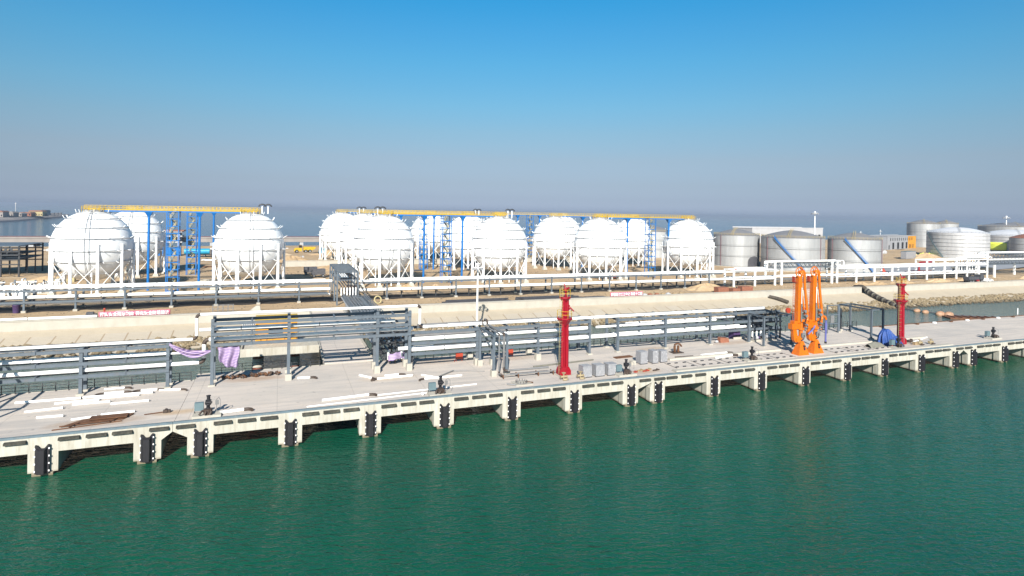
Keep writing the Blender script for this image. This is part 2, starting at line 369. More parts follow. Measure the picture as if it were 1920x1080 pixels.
def kids(o):
    return [c for c in COL.objects if c.parent == o]
def dup(o, loc, label, rz=None, group=None, skip=()):
    r = o.copy(); COL.objects.link(r); r.location = loc
    if rz is not None: r.rotation_euler = (0, 0, rz)
    r['label'] = label
    if group: r['group'] = group
    if o.name not in KIDS: KIDS[o.name] = [(c, kids(c)) for c in kids(o)]
    for c, gs in KIDS[o.name]:
        if c.name.split('.')[0] in skip: continue
        d = c.copy(); COL.objects.link(d); d.parent = r
        for g in gs:
            h = g.copy(); COL.objects.link(h); h.parent = d
    return r
def again(o, parent, loc=(0, 0, 0)):
    "another part sharing a part's mesh"
    c = o.copy(); COL.objects.link(c); c.parent = parent; c.location = loc; return c
ORD = ['first', 'second', 'third', 'fourth', 'fifth', 'sixth', 'seventh', 'eighth', 'ninth', 'tenth', 'eleventh', 'twelfth', 'thirteenth', 'fourteenth',
       'fifteenth', 'sixteenth', 'seventeenth', 'eighteenth', 'nineteenth', 'twentieth', 'twenty-first', 'twenty-second', 'twenty-third', 'twenty-fourth']
# ================================================================== THE SETTING
ZD, ZL = 4.2, 4.6                                   # jetty deck and land levels above the water
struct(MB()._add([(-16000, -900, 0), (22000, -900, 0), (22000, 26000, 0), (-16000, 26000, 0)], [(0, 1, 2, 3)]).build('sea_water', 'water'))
def back_edge(x): return 432 + 75 * min(1, max(0, (x - 190) / 170.0))
def land_pt(u, v):
    x = -700 + 2000 * u; y = 155.5 + v * (back_edge(x) - 155.5)
    near = min(1, max(0, (y - 178) / 12)) * min(1, (1 - v) * 12)
    z = ZL + near * (.45 * math.sin(x * .11 + 1.3 * math.sin(y * .07)) * math.sin(y * .13 + x * .02) + .2 * math.sin(x * .37 + y * .29))
    if v == 1: z = ZL - .3
    return (x, y, z)
land = MB().grid(land_pt, 500, 60)
n0 = len(land.v)
land._add([land_pt(i / 100, 1) for i in range(101)] + [(x, y + 8, -1.5) for x, y, z in (land_pt(i / 100, 1) for i in range(101))],
          [(i, i + 1, i + 102, i + 101) for i in range(100)])
struct(land.build('ground', 'sand'))
sl_ = MB()
sl_.prism([(154.45, 3.0), (151.0, 2.15), (147.2, 1.25), (138.6, -.6), (138.6, -2), (154.45, -2)], -700, 1300, 'x')
struct(sl_.build('sea_bank', 'slope'))
for x0, x1, w in ((-700, 195.4, 'long stretch of pale concrete sea wall behind the jetty, left of the brown hose'), (197.6, 1300, 'pale concrete sea wall running off right beyond the brown hose')):
    t = thing('sea_wall', w, 'wall', (x0, 155, 3), group='sea wall along the bank')
    wb = MB(); wb.prism([(154.5, 2.6), (155.6, 2.6), (155.6, 5.0), (154.5, 5.0)], x0, x1, 'x'); wb.build('wall_body', 'plinth', t, False)
    cp = MB(); cp.prism([(154.38, 5.003), (155.72, 5.003), (155.72, 5.18), (154.38, 5.18)], x0, x1, 'x'); cp.build('coping', 'plinth', t, False)
rk = MB(); rr = random.Random(3)
ico = [(0, 0, 1), (.894, 0, .447), (.276, .851, .447), (-.724, .526, .447), (-.724, -.526, .447), (.276, -.851, .447),
       (.724, .526, -.447), (-.276, .851, -.447), (-.894, 0, -.447), (-.276, -.851, -.447), (.724, -.526, -.447), (0, 0, -1)]
icf = [(0, 1, 2), (0, 2, 3), (0, 3, 4), (0, 4, 5), (0, 5, 1), (1, 6, 2), (2, 7, 3), (3, 8, 4), (4, 9, 5), (5, 10, 1), (6, 7, 2), (7, 8, 3), (8, 9, 4), (9, 10, 5), (10, 6, 1),
       (11, 7, 6), (11, 8, 7), (11, 9, 8), (11, 10, 9), (11, 6, 10)]
for i in range(4200):
    x = rr.uniform(-62, 330); f = rr.random(); y = 138.4 + 8.9 * f + rr.uniform(-.5, .5); z = -.15 + 1.35 * f
    r = rr.uniform(.28, .75) * (1.15 if rr.random() < .2 else .85)
    rk._add([(x + r * a * rr.uniform(.7, 1.35), y + r * b * rr.uniform(.7, 1.3), z + r * .75 * c * rr.uniform(.7, 1.2)) for a, b, c in ico], icf)
struct(rk.build('shore_rocks', 'rock'), 'stuff')
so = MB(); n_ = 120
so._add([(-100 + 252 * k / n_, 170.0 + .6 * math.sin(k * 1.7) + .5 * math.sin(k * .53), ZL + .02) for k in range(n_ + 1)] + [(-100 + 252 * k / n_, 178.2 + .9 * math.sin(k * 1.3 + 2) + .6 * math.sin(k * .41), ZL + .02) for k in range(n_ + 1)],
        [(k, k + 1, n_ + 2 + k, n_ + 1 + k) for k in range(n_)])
struct(so.build('shade_ground_strip', 'shadeground'))  # painted shade band along the foot of the racks
# ------------------------------------------------------------------ the jetty: three sections
JX = [-52.0, -11.45, 55.35, 130.35, 205.0]
BENT = [[-44.0, -34.0, -24.0, -14.0], [-8.5, 1.6, 11.5, 21.5, 31.5, 41.5, 51.4], [56.4, 67.4, 77.4, 87.4, 97.6, 107.3, 117.5, 127.5], [133.1, 143.2, 153.2, 163.2, 173.2, 183.2, 193.2]]
REAR = [99.3, 102.6, 102.6, 100.7]
SEC = ['left end section of the concrete jetty with loose white pipes on it', 'long jetty section carrying the nearer red tower and joined by the approach bridge',
       'jetty section carrying the orange loading arms', 'far right jetty section beyond the last red tower, nearly bare']
pier_wall = MB()
pier_wall.bx(-1.4, 1.4, 0, 1.1, .32, 2.5); pier_wall.bx(-1.25, 1.25, 1.1, 7.0, .32, 3.42)
pier_wall.bx(-.98, .98, .0 - .15, 1.0, -.6, .318)
pier_me = pier_wall.mesh('pier_wall', 'face')
pier_back = MB().bx(-1.25, 1.25, 7.002, 17.5, .32, 3.42).mesh('pier_rear', 'undershade')  # rear length coloured dark for the shade under the deck
fender_no = 0
fbody = MB()
fbody.prism([(-.66, .3), (.66, .3), (.66, 3.45), (.5, 3.45), (.16, 3.02), (-.16, 3.02), (-.5, 3.45), (-.66, 3.45)], -.18, 0)
fbody._add([(-.46, -.18, .36), (.46, -.18, .36), (.3, -.62, .36), (-.3, -.62, .36), (-.46, -.18, 3.1), (.46, -.18, 3.1), (.3, -.62, 2.95), (-.3, -.62, 2.95)],
           [(3, 2, 1, 0), (4, 5, 6, 7), (1, 0, 4, 5)[::-1], (2, 1, 5, 6)[::-1], (3, 2, 6, 7)[::-1], (0, 3, 7, 4)[::-1]])
fbody_me = fbody.mesh('fender_body', 'black')
bolt_me = MB().bx(-.06, .06, -.25, -.185, -.08, .08).mesh('bolt', 'lettering')
bar_me = MB().prism([(-.02, -.2), (-.34, -.12), (-.34, .12), (-.02, .2)], -1.0, 1.0, 'x').mesh('bumper', 'bumper')
def raw(name, me, loc, parent=None):
    o = bpy.data.objects.new(name, me); COL.objects.link(o); o.location = loc
    if parent: o.parent = parent
    return o
bay = 0
PLACE = {0: 'left', 1: 'middle', 2: 'right'}
for i in range(4):
    x0, x1 = JX[i] + .02, JX[i + 1] - .02; B = BENT[i]
    q = thing('jetty_section', SEC[i], 'jetty', ((x0 + x1) / 2, 90, 0), group='jetty sections')
    MB().bx(x0, x1, 81.2, REAR[i], 3.55, ZD).build('deck_slab', 'deck', q, False)
    MB().bx(x0, x1, 81.25, REAR[i] - .02, 3.43, 3.546).build('soffit', 'undershade', q, False)  # underside sheet added in dark colour to deepen the shade
    poly = [(x0, ZD - .004), (x1, ZD - .004)]
    bot = []
    if i > 0: bot += [(x0, 3.35), (B[0] - 1.41, 2.5)]
    else: bot += [(x0, 2.5)]
    if i < 3: bot += [(B[-1] + 1.41, 2.5), (x1, 3.35)]
    else: bot += [(x1, 2.5)]
    MB().prism(poly + bot[::-1], 80.0, 81.2).build('edge_beam', 'face', q, False)
    kb = MB()
    kb.bx(x0, x1, 80.06, 80.36, ZD, ZD + .24)
    x = x0 + .5
    while x < x1 - .8:
        kb.bx(x, x + .75, 80.36, 80.52, ZD, ZD + .2); x += 1.55
    kb.build('kerb', 'kerb', q, False)
    if i in (0, 1, 2):  # beam carried down near the water to block light under the deck
        rb = MB().bx(x0, x1, REAR[i] + .003, REAR[i] + .25, .4, ZD + .05); rb.build('rear_beam_light_skirt', 'plinth', q, False)
    else:
        rb = MB().bx(x0, x1, REAR[i] + .003, REAR[i] + .3, .4, ZD + .14); rb.build('rear_beam_light_skirt', 'rust', q, False)
    for b in B:
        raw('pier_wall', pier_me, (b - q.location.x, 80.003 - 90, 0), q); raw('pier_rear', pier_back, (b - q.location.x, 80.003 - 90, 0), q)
        fender_no += 1
        if b > 170 or b < -30: continue
        f = thing('rubber_fender', 'black V-shaped rubber fender on the jetty face, %s from the left end' % ORD[max(0, fender_no - 3)] if fender_no > 2 else 'black rubber fender on a jetty pier left of the picture edge',
                  'fender', (b, 79.99 - .16, 0), group='rubber fenders on the jetty piers')
        raw('fender_body', fbody_me, (0, 0, 0), f)
        for k in range(8): raw('bolt', bolt_me, (-.66 if k % 2 else .66, 0, .6 + .82 * (k // 2)), f)
    # bumper bars between the piers
    slots = []
    for a, b in zip(B, B[1:]):
        bay += 1
        for k, t_ in enumerate((.24, .5, .75)): slots.append((a + (b - a) * t_, '%s rubber bumper bar in the %s wide bay along the jetty front' % (PLACE[k], ORD[max(0, bay - 2)])))
    if i > 0: slots.append((x0 + 1.35, 'rubber bumper bar on the jetty edge just right of the %s deck joint' % ORD[i - 1]))
    if i < 3: slots.append((x1 - 1.35, 'rubber bumper bar on the jetty edge just left of the %s deck joint' % ORD[i]))
    for x, w in slots:
        if x < -33.5 or x > 168: continue
        o = raw('bumper_bar', bar_me, (x, 80.0, 3.84)); tag(o, 'weathered ' + w, 'bumper bar', 'bumper bars along the jetty edge')
# raised crane-rail like strips, bolt pads and hatch marks on the arm section
for k, (x0, x1, y0, y1, h, w) in enumerate(((60.6, 128.5, 80.75, 82.1, .32, 'long pale concrete upstand along the jetty edge by the orange arms'),
                                            (64.5, 90.0, 87.9, 88.7, .3, 'thin pale concrete upstand behind the hatch marks on the deck'),
                                            (97.5, 131.0, 88.0, 88.6, .3, 'thin pale concrete upstand right of the orange arms'))):
    ub = MB().prism([(y0, 0), (y1, 0), (y1 - .12, h), (y0 + .12, h)], x0, x1, 'x')
    tag(ub.build('concrete_upstand', 'plinth', None, at=((x0 + x1) / 2, y0, ZD)) if False else ub.build('concrete_upstand', 'plinth'), w, 'kerb', 'concrete upstands on the deck').location = (0, 0, ZD + .003)
hp = 0
for x in (64.5, 70, 75.5, 81, 86.5, 101, 106.5, 112):
    hp += 1
    pd = MB().bx(x - 2.2, x + 2.2, 83.0, 86.6, ZD + .003, ZD + .05)
    t = thing('anchor_pad', 'flat grey anchor pad with bolt clusters on the deck, %s from the left' % ORD[hp - 1], 'pad', (x, 84.8, ZD), group='anchor pads in the deck')
    pd.build('pad_plate', 'greypipe' if False else 'deck', t, False)
    bl = MB()
    for dx in (-1.7, -.2, 1.5):
        for dy in (-1.2, 1.1):
            bl.bx(x + dx - .3, x + dx + .3, 84.8 + dy - .08, 84.8 + dy + .08, ZD + .05, ZD + .2)
    bl.build('anchor_bolts', 'darksteel', t, False)
    fr = MB()
    for dx in (-2.1, 2.1): fr.bx(x + dx - .05, x + dx + .05, 83.05, 86.55, ZD + .052, ZD + .09)
    fr.build('pad_edging', 'darksteel', t, False)
# ------------------------------------------------------------------ guard fences
def fence(x0, x1, y, w, sp=1.45):
    t = thing('guard_fence', w, 'fence', (x0, y, ZD), group='guard fences along the jetty rear edge')
    rl = MB()
    for z in (.42, .85, 1.28): rl.bar((x0, y, ZD + z), (x1, y, ZD + z), .06)
    rl.build('rail', 'darksteel', t, False)
    n = int((x1 - x0) / sp); pm = MB().bx(-.045, .045, -.045, .045, 0, 1.3).mesh('post', 'darksteel')
    for k in range(n + 1): raw('post', pm, ((x1 - x0) * k / n, 0, 0), t)
    return t
fence(-51, -11.9, 99.1, 'dark guard fence at the rear of the left jetty section')
fence(-11.0, 6.4, 102.4, 'dark guard fence left of the approach bridge')
fence(22.5, 55.0, 102.4, 'dark guard fence behind the pipe rack between bridge and second joint')
fence(55.8, 90.5, 102.4, 'dark guard fence behind the right pipe rack')
fence(103, 128, 102.4, 'dark guard fence between the orange arms and the far red tower')
for k in range(11):
    x = 133 + 6.2 * k
    b = MB(); b.bx(-.35, .35, -.25, .25, 0, .35)
    o = tag(b.build('kerb_block', 'lettering' if k % 2 else 'rust', None, at=None), '%s kerb block at the bare rear edge of the right deck, %s from the left' % ('white' if k % 2 else 'rusty', ORD[k]), 'block', 'kerb blocks on the rear deck edge')
    o.location = (x, 99.9, ZD + .002)
# ------------------------------------------------------------------ bridge and side platform
t = thing('approach_bridge', 'concrete road bridge from the jetty to the shore', 'bridge', (11, 125, ZD))
MB().bx(7.2, 15.2, 102.9, 156.2, 3.4, 4.45).build('road_slab', 'deck', t, False)
for xx in (7.0, 15.0): MB().bx(xx, xx + .3, 105.5, 154.3, 4.453, 4.75).build('kerb', 'plinth', t, False)
for yy in (112, 126, 140):
    MB().cyl((8.6, yy, -2), (8.6, yy, 3.4), .65, 14).build('pile', 'face', t, False); MB().cyl((13.8, yy, -2), (13.8, yy, 3.4), .65, 14).build('pile', 'face', t, False)
t = thing('side_platform', 'concrete platform on piles beside the approach bridge, orange hut on it', 'platform', (0, 118, 0))
MB().bx(-6.1, 6.9, 113.2, 127, 4.0, 5.0).build('platform_slab', 'face', t, False)
pp_ = MB(); pp_.bx(-6.1, 6.9, 113.0, 113.25, 3.95, 5.35); pp_.bx(-6.1, -5.85, 113.25, 127, 5.0, 5.35); pp_.build('parapet', 'face', t, False)
for xx in (-3.4, 2.9):
    for yy in (117.6, 124):
        MB().cyl((xx, yy, -2), (xx, yy, 4.0), .85, 18).build('pile', 'rustred', t, False)
        o = MB().cyl((xx, yy, 1.0), (xx, yy, 2.6), .9, 18); o.build('concrete_collar', 'plinth', t, False)
t = thing('orange_hut', 'orange block-like hut with dark opening behind the middle rack', 'hut', (-.4, 121, 5))
hb = MB(); hb.bx(-3.9, -1.7, 118.2, 123, 5.0, 9.2); hb.bx(.8, 3.3, 118.2, 123, 5.0, 9.2); hb.bx(-1.7, .8, 118.2, 123, 8.4, 9.2); hb.bx(-1.7, .8, 120, 123, 5.0, 8.4); hb.build('wall', 'borange', t, False)
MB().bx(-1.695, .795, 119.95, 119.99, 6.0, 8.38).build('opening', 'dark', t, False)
pn = MB()
for k in range(7): pn.bx(-3.88 + k * 1.02, -3.0 + k * 1.02, 117.95, 118.19, 5.01, 6.2)
pn.build('lower_panels', 'orange' if False else 'borange', t, False)
MB().bx(-4.0, 3.4, 118.0, 123.1, 9.203, 9.5).build('roof', 'yellow', t, False)
t = thing('striped_barrier', 'black and white striped board left of the orange hut', 'barrier', (-5.2, 118.4, 5))
sb = MB()
for k in range(7): sb.bx(-6.0 + k * .3, -5.85 + k * .3, 118.3, 118.4, 8.4, 9.3)
sb.build('black_stripes', 'dark', t, False)
MB().bx(-6.1, -3.95, 118.403, 118.5, 8.38, 9.32).build('white_board', 'lettering', t, False)
for xx in (-6.0, -4.1): MB().bx(xx - .05, xx + .05, 118.503, 118.6, 5.0, 9.3).build('post', 'steel', t, False)
# ================================================================== PIPE RACKS ON THE JETTY
def elbow(c, a0, a1, R, plane, n=6):
    "quarter bend points about c, in the plane of two unit vectors"
    e1, e2 = Vector(plane[0]), Vector(plane[1])
    return [Vector(c) + e1 * (R * math.cos(a0 + (a1 - a0) * i / n)) + e2 * (R * math.sin(a0 + (a1 - a0) * i / n)) for i in range(n + 1)]
def rack(name, label, posts, yf, yb, top, beams, plinth=0.0, ends=None, mat='steel', z0=ZD, pw=.42, bh=.46, group='pipe racks', gaps=()):
    t = thing('pipe_rack', label, 'pipe rack', (posts[0], yf, z0), group=group)
    pz = {}
    fm = MB().hbeam((0, 0, 0), (0, 0, top - z0 - .12), pw, pw, .06)
    fm.bx(-pw * .75, pw * .75, -pw * .75, pw * .75, 0, .08); fm = fm.mesh('post', mat)
    for x in posts:
        for y in (yf, yb):
            raw('post', fm, (x - posts[0], y - yf, .12), t)
            h = (plinth.get(x, 0) if isinstance(plinth, dict) else plinth) or .1
            MB().bx(x - .45, x + .45, y - .45, y + .45, z0 + .002, z0 + h + .118).build('plinth', 'plinth', t, False)
    ends = ends or (posts[0], posts[-1])
    for z in beams:
        for y, d in ((yf, -1), (yb, 1)):
            yy = y + d * (pw / 2 + .075)
            segs = [ends[0]] + [e for g in gaps for e in g] + [ends[1]]
            for a, b in zip(segs[::2], segs[1::2]):
                MB().hbeam((a, yy, z), (b, yy, z), .14, bh, .05).build('beam', mat, t, False)
        for x in list(posts):
            MB().hbeam((x, yf + pw / 2, z), (x, yb - pw / 2, z), .2, .3, .05).build('cross_beam', mat, t, False)
        for a, b in zip(posts, posts[1:]):
            if any(g[0] - .1 <= a and b <= g[1] + .1 for g in gaps): continue
            m_ = (a + b) / 2
            MB().hbeam((m_, yf - .02, z + .1), (m_, yb + .02, z + .1), .2, .3, .05).build('cross_beam', mat, t, False)
            MB().bx(m_ - .12, m_ + .12, yf - pw / 2 - .2, yf - pw / 2 - .147, z - bh / 2, z + bh / 2).build('splice_plate', mat, t, False)
    return t
rack('a', 'low grey pipe rack on the left jetty section', [-45.0, -35.0, -24.8, -14.5], 96.2, 98.3, 10.6, [10.2, 8.45, 6.75], ends=(-47, -14.3))
rack('b', 'tall grey pipe rack in front of the bridge, striped sheet tied to it', [-8.8, 1.5, 14.6, 19.7], 95.4, 98.2, 13.8, [13.15, 11.65, 10.1], plinth={1.5: .8, 14.6: 1.0, 19.7: 1.0}, ends=(-8.9, 19.9))
rack('d', 'grey pipe rack on plinths left of the nearer red tower', [31.2, 42.4], 95.6, 99.6, 10.6, [10.2, 8.45, 6.75], plinth=.95, ends=(20.0, 47.6))
rack('e', 'grey pipe rack between the nearer red tower and the deck joint', [53.0], 96.4, 100.6, 10.6, [10.2, 8.45, 6.75], ends=(47.65, 53.1))
rack('f', 'long grey pipe rack left of the orange loading arms', [59.0, 69.6, 80.2, 90.2], 96.5, 100.6, 10.6, [10.2, 8.45, 6.75], ends=(58.9, 98.0))
def pipe(pts, r, label, mat='lag', group='white pipes on the racks', cat='pipe', name='pipe', joints=True, n=12, elbows=None, shoes=None, mats=None):
    "a pipe run: points joined straight; bands at the joints and elbows of another colour are its parts"
    c = Vector(pts[0]); t = None
    parts = MB()
    V = [Vector(p) for p in pts]
    if elbows is None and len(V) == 2:
        parts.cyl(V[0], V[1], r, n)
        o = parts.build(name, mat, None, at=c); tag(o, label, cat, group)
        L = (V[1] - V[0]).length; d = (V[1] - V[0]).normalized()
        if joints and L > 9:
            k = 5.5
            while k < L - 1:
                b = MB().cyl(V[0] + d * (k - .06), V[0] + d * (k + .06), r * 1.06, n); bo = b.build('joint_band', 'greypipe', o, False)
                k += 11.0
        return o
    t = thing(name, label, cat, c, group=group)
    R = r * 2.2
    cur = V[0]
    for i in range(1, len(V)):
        d = (V[i] - cur).normalized(); last = i == len(V) - 1
        end = V[i] if last else V[i] - d * R
        MB().cyl(cur, end, r, n).build('pipe_length', mats[min(i - 1, len(mats) - 1)] if mats else mat, t, False)
        if not last:
            d2 = (V[i + 1] - V[i]).normalized()
            pts_ = [V[i] - d * R + d * R * math.sin(a) + d2 * R * (1 - math.cos(a)) for a in [math.pi / 2 * k / 6 for k in range(7)]]
            MB().tube(pts_, r * 1.02, n).build('elbow', elbows or 'brownfit', t, False)
            cur = V[i] + d2 * R
    return t
G1 = 'pipes on the left low rack'; G2 = 'pipes on the tall racks'; G3 = 'pipes on the right racks'
# left low rack
pipe([(-47, 96.6, 10.85), (-11.0, 96.6, 10.85), (-11.0, 96.6, 14.35), (21.6, 96.6, 14.35), (21.6, 96.6, 10.85), (26.2, 96.6, 10.85)], .21, 'white pipe along the top of the left racks, stepping up over the tall rack', group=G1)
pipe([(-47, 97.9, 10.75), (-15, 97.9, 10.75)], .17, 'thin grey pipe at the back of the top of the low left rack', 'greypipe', G1)
pipe([(-47, 97.5, 9.0), (-14.6, 97.5, 9.0)], .2, 'white pipe at the back of the middle level of the low left rack', group=G1)
pipe([(-47, 96.5, 8.98), (-11.5, 96.5, 8.98)], .15, 'thin white pipe at the front of the middle level of the low left rack', group=G1)
pipe([(-47, 97.8, 7.25), (-14.6, 97.8, 7.25)], .2, 'grey pipe behind the fat white one on the lowest level of the left rack', 'greypipe', G1)
pipe([(-47, 96.7, 7.4), (-10.0, 96.7, 7.4), (-10.0, 96.7, 10.65), (20.5, 96.7, 10.65)], .28, 'fat white pipe on the lowest level of the left racks, rising beside the striped sheet', group=G1)
# tall racks
pipe([(-10.6, 96.5, 12.15), (17.5, 96.5, 12.15)], .24, 'white pipe on the middle level of the tall rack', group=G2)
pipe([(-8.8, 97.6, 12.1), (12, 97.6, 12.1)], .2, 'grey pipe behind on the middle level of the tall rack', 'greypipe', G2)
pipe([(-8.8, 97.7, 10.6), (19, 97.7, 10.6)], .2, 'grey pipe at the back of the lowest level of the tall rack', 'greypipe', G2)
# right racks
pipe([(21.6, 98.4, 10.8), (50, 98.4, 10.8)], .22, 'grey pipe at the back of the top of the right racks', 'greypipe', G3)
pipe([(26.3, 96.6, 10.85), (94.4, 96.9, 10.85)], .28, 'long white pipe along the top of the right racks', group=G3)
pipe([(20.2, 96.2, 8.98), (52.7, 96.8, 8.98)], .33, 'fat white pipe on the middle level of the right rack, left part', group=G3)
pipe([(20.2, 98.2, 9.1), (49, 98.6, 9.1)], .22, 'grey pipe at the back of the middle level of the right rack', 'greypipe', G3)
pipe([(54.6, 96.9, 9.0), (82.0, 97.0, 9.0)], .22, 'open-ended white pipe on the middle level across the deck joint', group=G3)
pipe([(62, 98.6, 9.0), (88.0, 98.6, 9.0)], .22, 'white pipe at the back of the middle level near the orange arms', group=G3)
pipe([(20.2, 96.3, 7.3), (58.8, 96.9, 7.3)], .36, 'fat white pipe on the lowest level of the right rack, left part', group=G3)
pipe([(20.2, 98.4, 7.2), (58, 98.7, 7.2)], .2, 'grey pipe at the back of the lowest level of the right rack', 'greypipe', G3)
pipe([(59.3, 96.9, 7.25), (91.0, 97.0, 7.25)], .26, 'white pipe on the lowest level of the rack left of the orange arms', group=G3)
pipe([(59.3, 98.7, 7.2), (89.5, 98.7, 7.2)], .2, 'thin white pipe at the back of the lowest level left of the orange arms', group=G3)
pipe([(18.2, 97.0, 7.4), (24, 97.0, 7.4)], .3, 'short white pipe at the foot of the tall rack beside the manifold', group=G2)
# ------------------------------------------------------------------ portal frames to the towers
def portal(label, xs, y0, y1, top, plinth=0.0):
    t = thing('portal_frame', label, 'steel frame', (xs[0], y0, ZD), group='portal frames on the jetty')
    for x in xs:
        for y in (y0, y1):
            if plinth: MB().bx(x - .42, x + .42, y - .42, y + .42, ZD + .002, ZD + plinth).build('plinth', 'plinth', t, False)
            m = MB().hbeam((x, y, ZD + plinth), (x, y, top), .34, .34, .05); m.bx(x - .3, x + .3, y - .3, y + .3, ZD + plinth, ZD + plinth + .07); m.build('post', 'steel', t, False)
        MB().hbeam((x, y0 - .17, top + .16), (x, y1, top + .16), .25, .32, .05).build('beam', 'steel', t, False)
    for y in (y0, y1): MB().hbeam((xs[0] + .13, y, top + .14), (xs[1] - .13, y, top + .14), .25, .26, .05).build('cross_beam', 'steel', t, False)
    return t
portal('grey portal frame on a plinth carrying two pipes towards the nearer red tower', (31.5, 33.7), 88.0, 94.9, 10.3, .95)
for k, (dx, dz, w) in enumerate(((32.2, 0, 'left'), (33.0, .25, 'right'))):
    pipe([(dx, 97.2, 10.7), (dx, 97.2, 11.5), (dx, 95.8, 11.5), (dx, 95.8, 10.85), (dx, 87.5, 10.85), (dx, 87.5, ZD + .55 + dz * 2), (dx, 86.2 + dz * 2.4, ZD + .55 + dz * 2), (41.4 - dz * 4, 86.2 + dz * 2.4, ZD + .55 + dz * 2)],
         .17 if k else .12, 'grey pipe from the rack down the portal to the nearer red tower, %s one' % w, 'greypipe', 'pipes to the nearer red tower')
for k, x in enumerate((32.4, 34.9, 38.3, 40.9)):
    t = thing('pipe_support', 'rusty pipe stand under the pipes to the nearer red tower, %s from the left' % ORD[k], 'pipe stand', (x, 86.4, ZD), group='rusty pipe stands')
    for y in (86.0, 87.0): MB().bx(x - .07, x + .07, y - .07, y + .07, ZD + .002, ZD + .62).build('leg', 'rust', t, False)
    MB().bx(x - .08, x + .08, 85.85, 87.15, ZD + .25, ZD + .35).build('crossbar', 'rust', t, False)
portal('grey portal frame between the orange arms and the far red tower', (117.6, 121.1), 90.6, 98.5, 10.3, .25)
portal('low grey frame at the right end of the long rack beside the dark manifold', (89.6, 96.9), 92.0, 96.1, 9.9, .1)
portal('grey portal frame at the left picture edge, its shadow striping the deck', (-36.5, -33.9), 82.5, 94.9, 10.3, .2)
t = thing('ladder_frame', 'grey rung frame standing left of the far portal frame', 'steel frame', (115, 98, ZD))
for x in (113.6, 116.9): MB().bx(x - .12, x + .12, 98.0, 98.25, ZD, 10.5).build('post', 'steel', t, False)
for z in (6.2, 8.2, 10.3): MB().bx(113.72, 116.78, 98.03, 98.22, z, z + .16).build('rung', 'steel', t, False)
MB().bx(114.6, 115.6, 98.0, 98.24, 6.5, 8.1).build('panel', 'greypipe', t, False)
t = thing('steel_post', 'single dark post standing between the far portal frames', 'post', (119.5, 100, ZD))
MB().hbeam((119.5, 99.6, ZD), (119.5, 99.6, 9.3), .3, .3, .05).build('shaft', 'darksteel', t, False); MB().bx(119.2, 119.8, 99.3, 99.9, ZD + .002, ZD + .4).build('plinth', 'plinth', t, False)
# ------------------------------------------------------------------ manifolds
def manifold(label, x0, x1, y0, y1, z0, z1, seed, n=16):
    r = random.Random(seed)
    t = thing('pipe_manifold', label, 'manifold', (x0, y0, z0), group='dark valve manifolds')
    for i, x in enumerate((x0, (x0 + x1) / 2, x1)):
        for y in (y0, y1): MB().hbeam((x, y, z0), (x, y, z1 - r.uniform(0, 1.4)), .25, .25, .05).build('post', 'darksteel', t, False)
    for z in (z0 + 1.9, z0 + 3.6, z0 + 5.2):
        if z > z1 - .4: continue
        for y in (y0, y1): MB().bar((x0 - .2, y - .2, z), (x1 + .2, y - .2, z), .16, .26).build('beam', 'darksteel', t, False)
        for k in range(int((x1 - x0) / 1.15)):
            x = x0 + .6 + 1.15 * k
            MB().cyl((x, y0 - .8, z + .35), (x, y1 + .4, z + .35), .17, 10).build('branch_pipe', 'steel' if k % 2 else 'darksteel', t, False)
            if r.random() < .75:
                v = MB(); v.cyl((x, y0 + .2, z + .4), (x, y0 + .2, z + .95), .09, 8); v.cyl((x, y0 + .2, z + .95), (x, y0 + .2, z + 1.0), .3, 12); v.cyl((x, y0 - .1, z + .35), (x, y0 + .55, z + .35), .27, 10)
                v.build('valve', 'darksteel' if r.random() < .6 else 'steel', t, False)
    for k in range(int((x1 - x0) / 1.1)):
        x = x0 + .6 + 1.1 * k
        if r.random() < .8:
            MB().cyl((x, y0 - .55, z0 + .9), (x, y0 - .55, z0 + 2.1), .18, 10).build('drop_pipe', 'lag', t, False)
            MB().tube(elbow((x + .38, y0 - .55, z0 + .9), math.pi, math.pi * 1.5, .38, ((1, 0, 0), (0, 0, 1))), .19, 10).build('elbow', 'brownfit', t, False)
    return t
manifold('dark valve manifold under the tall rack beside the bridge', 15.4, 21.2, 100.2, 103.5, ZD, 10.0, 5)
manifold('dark pipe manifold at the left of the orange loading arms', 90.6, 99.2, 97.3, 101.5, ZD, 10.4, 11)
t = thing('pump_cover', 'purple covered pump under the dark manifold near the orange arms', 'pump', (90.2, 98, ZD))
o = MB().bx(88.6, 90.3, 99.2, 100.8, ZD + .002, ZD + 1.9); o.build('cover', 'purple', t, False); MB().bx(88.4, 90.5, 99.0, 99.195, ZD + .002, ZD + .5).build('base', 'plinth', t, False)
for k, (x, y, w) in enumerate(((91.8, 96.3, 'left'), (95.2, 96.6, 'right'))):
    t = thing('pump_set', 'small pump set with pale casing in front of the dark manifold, %s one' % w, 'pump', (x, y, ZD), group='pump sets by the orange arms')
    MB().bx(x - .9, x + .9, y - .4, y + .4, ZD + .002, ZD + .35).build('base', 'plinth', t, False)
    MB().cyl((x - .7, y, ZD + .75), (x + .3, y, ZD + .75), .38, 14).build('motor', 'bwhite', t, False)
    MB().cyl((x + .305, y, ZD + .75), (x + .8, y, ZD + .75), .25, 12).build('casing', 'purple', t, False)
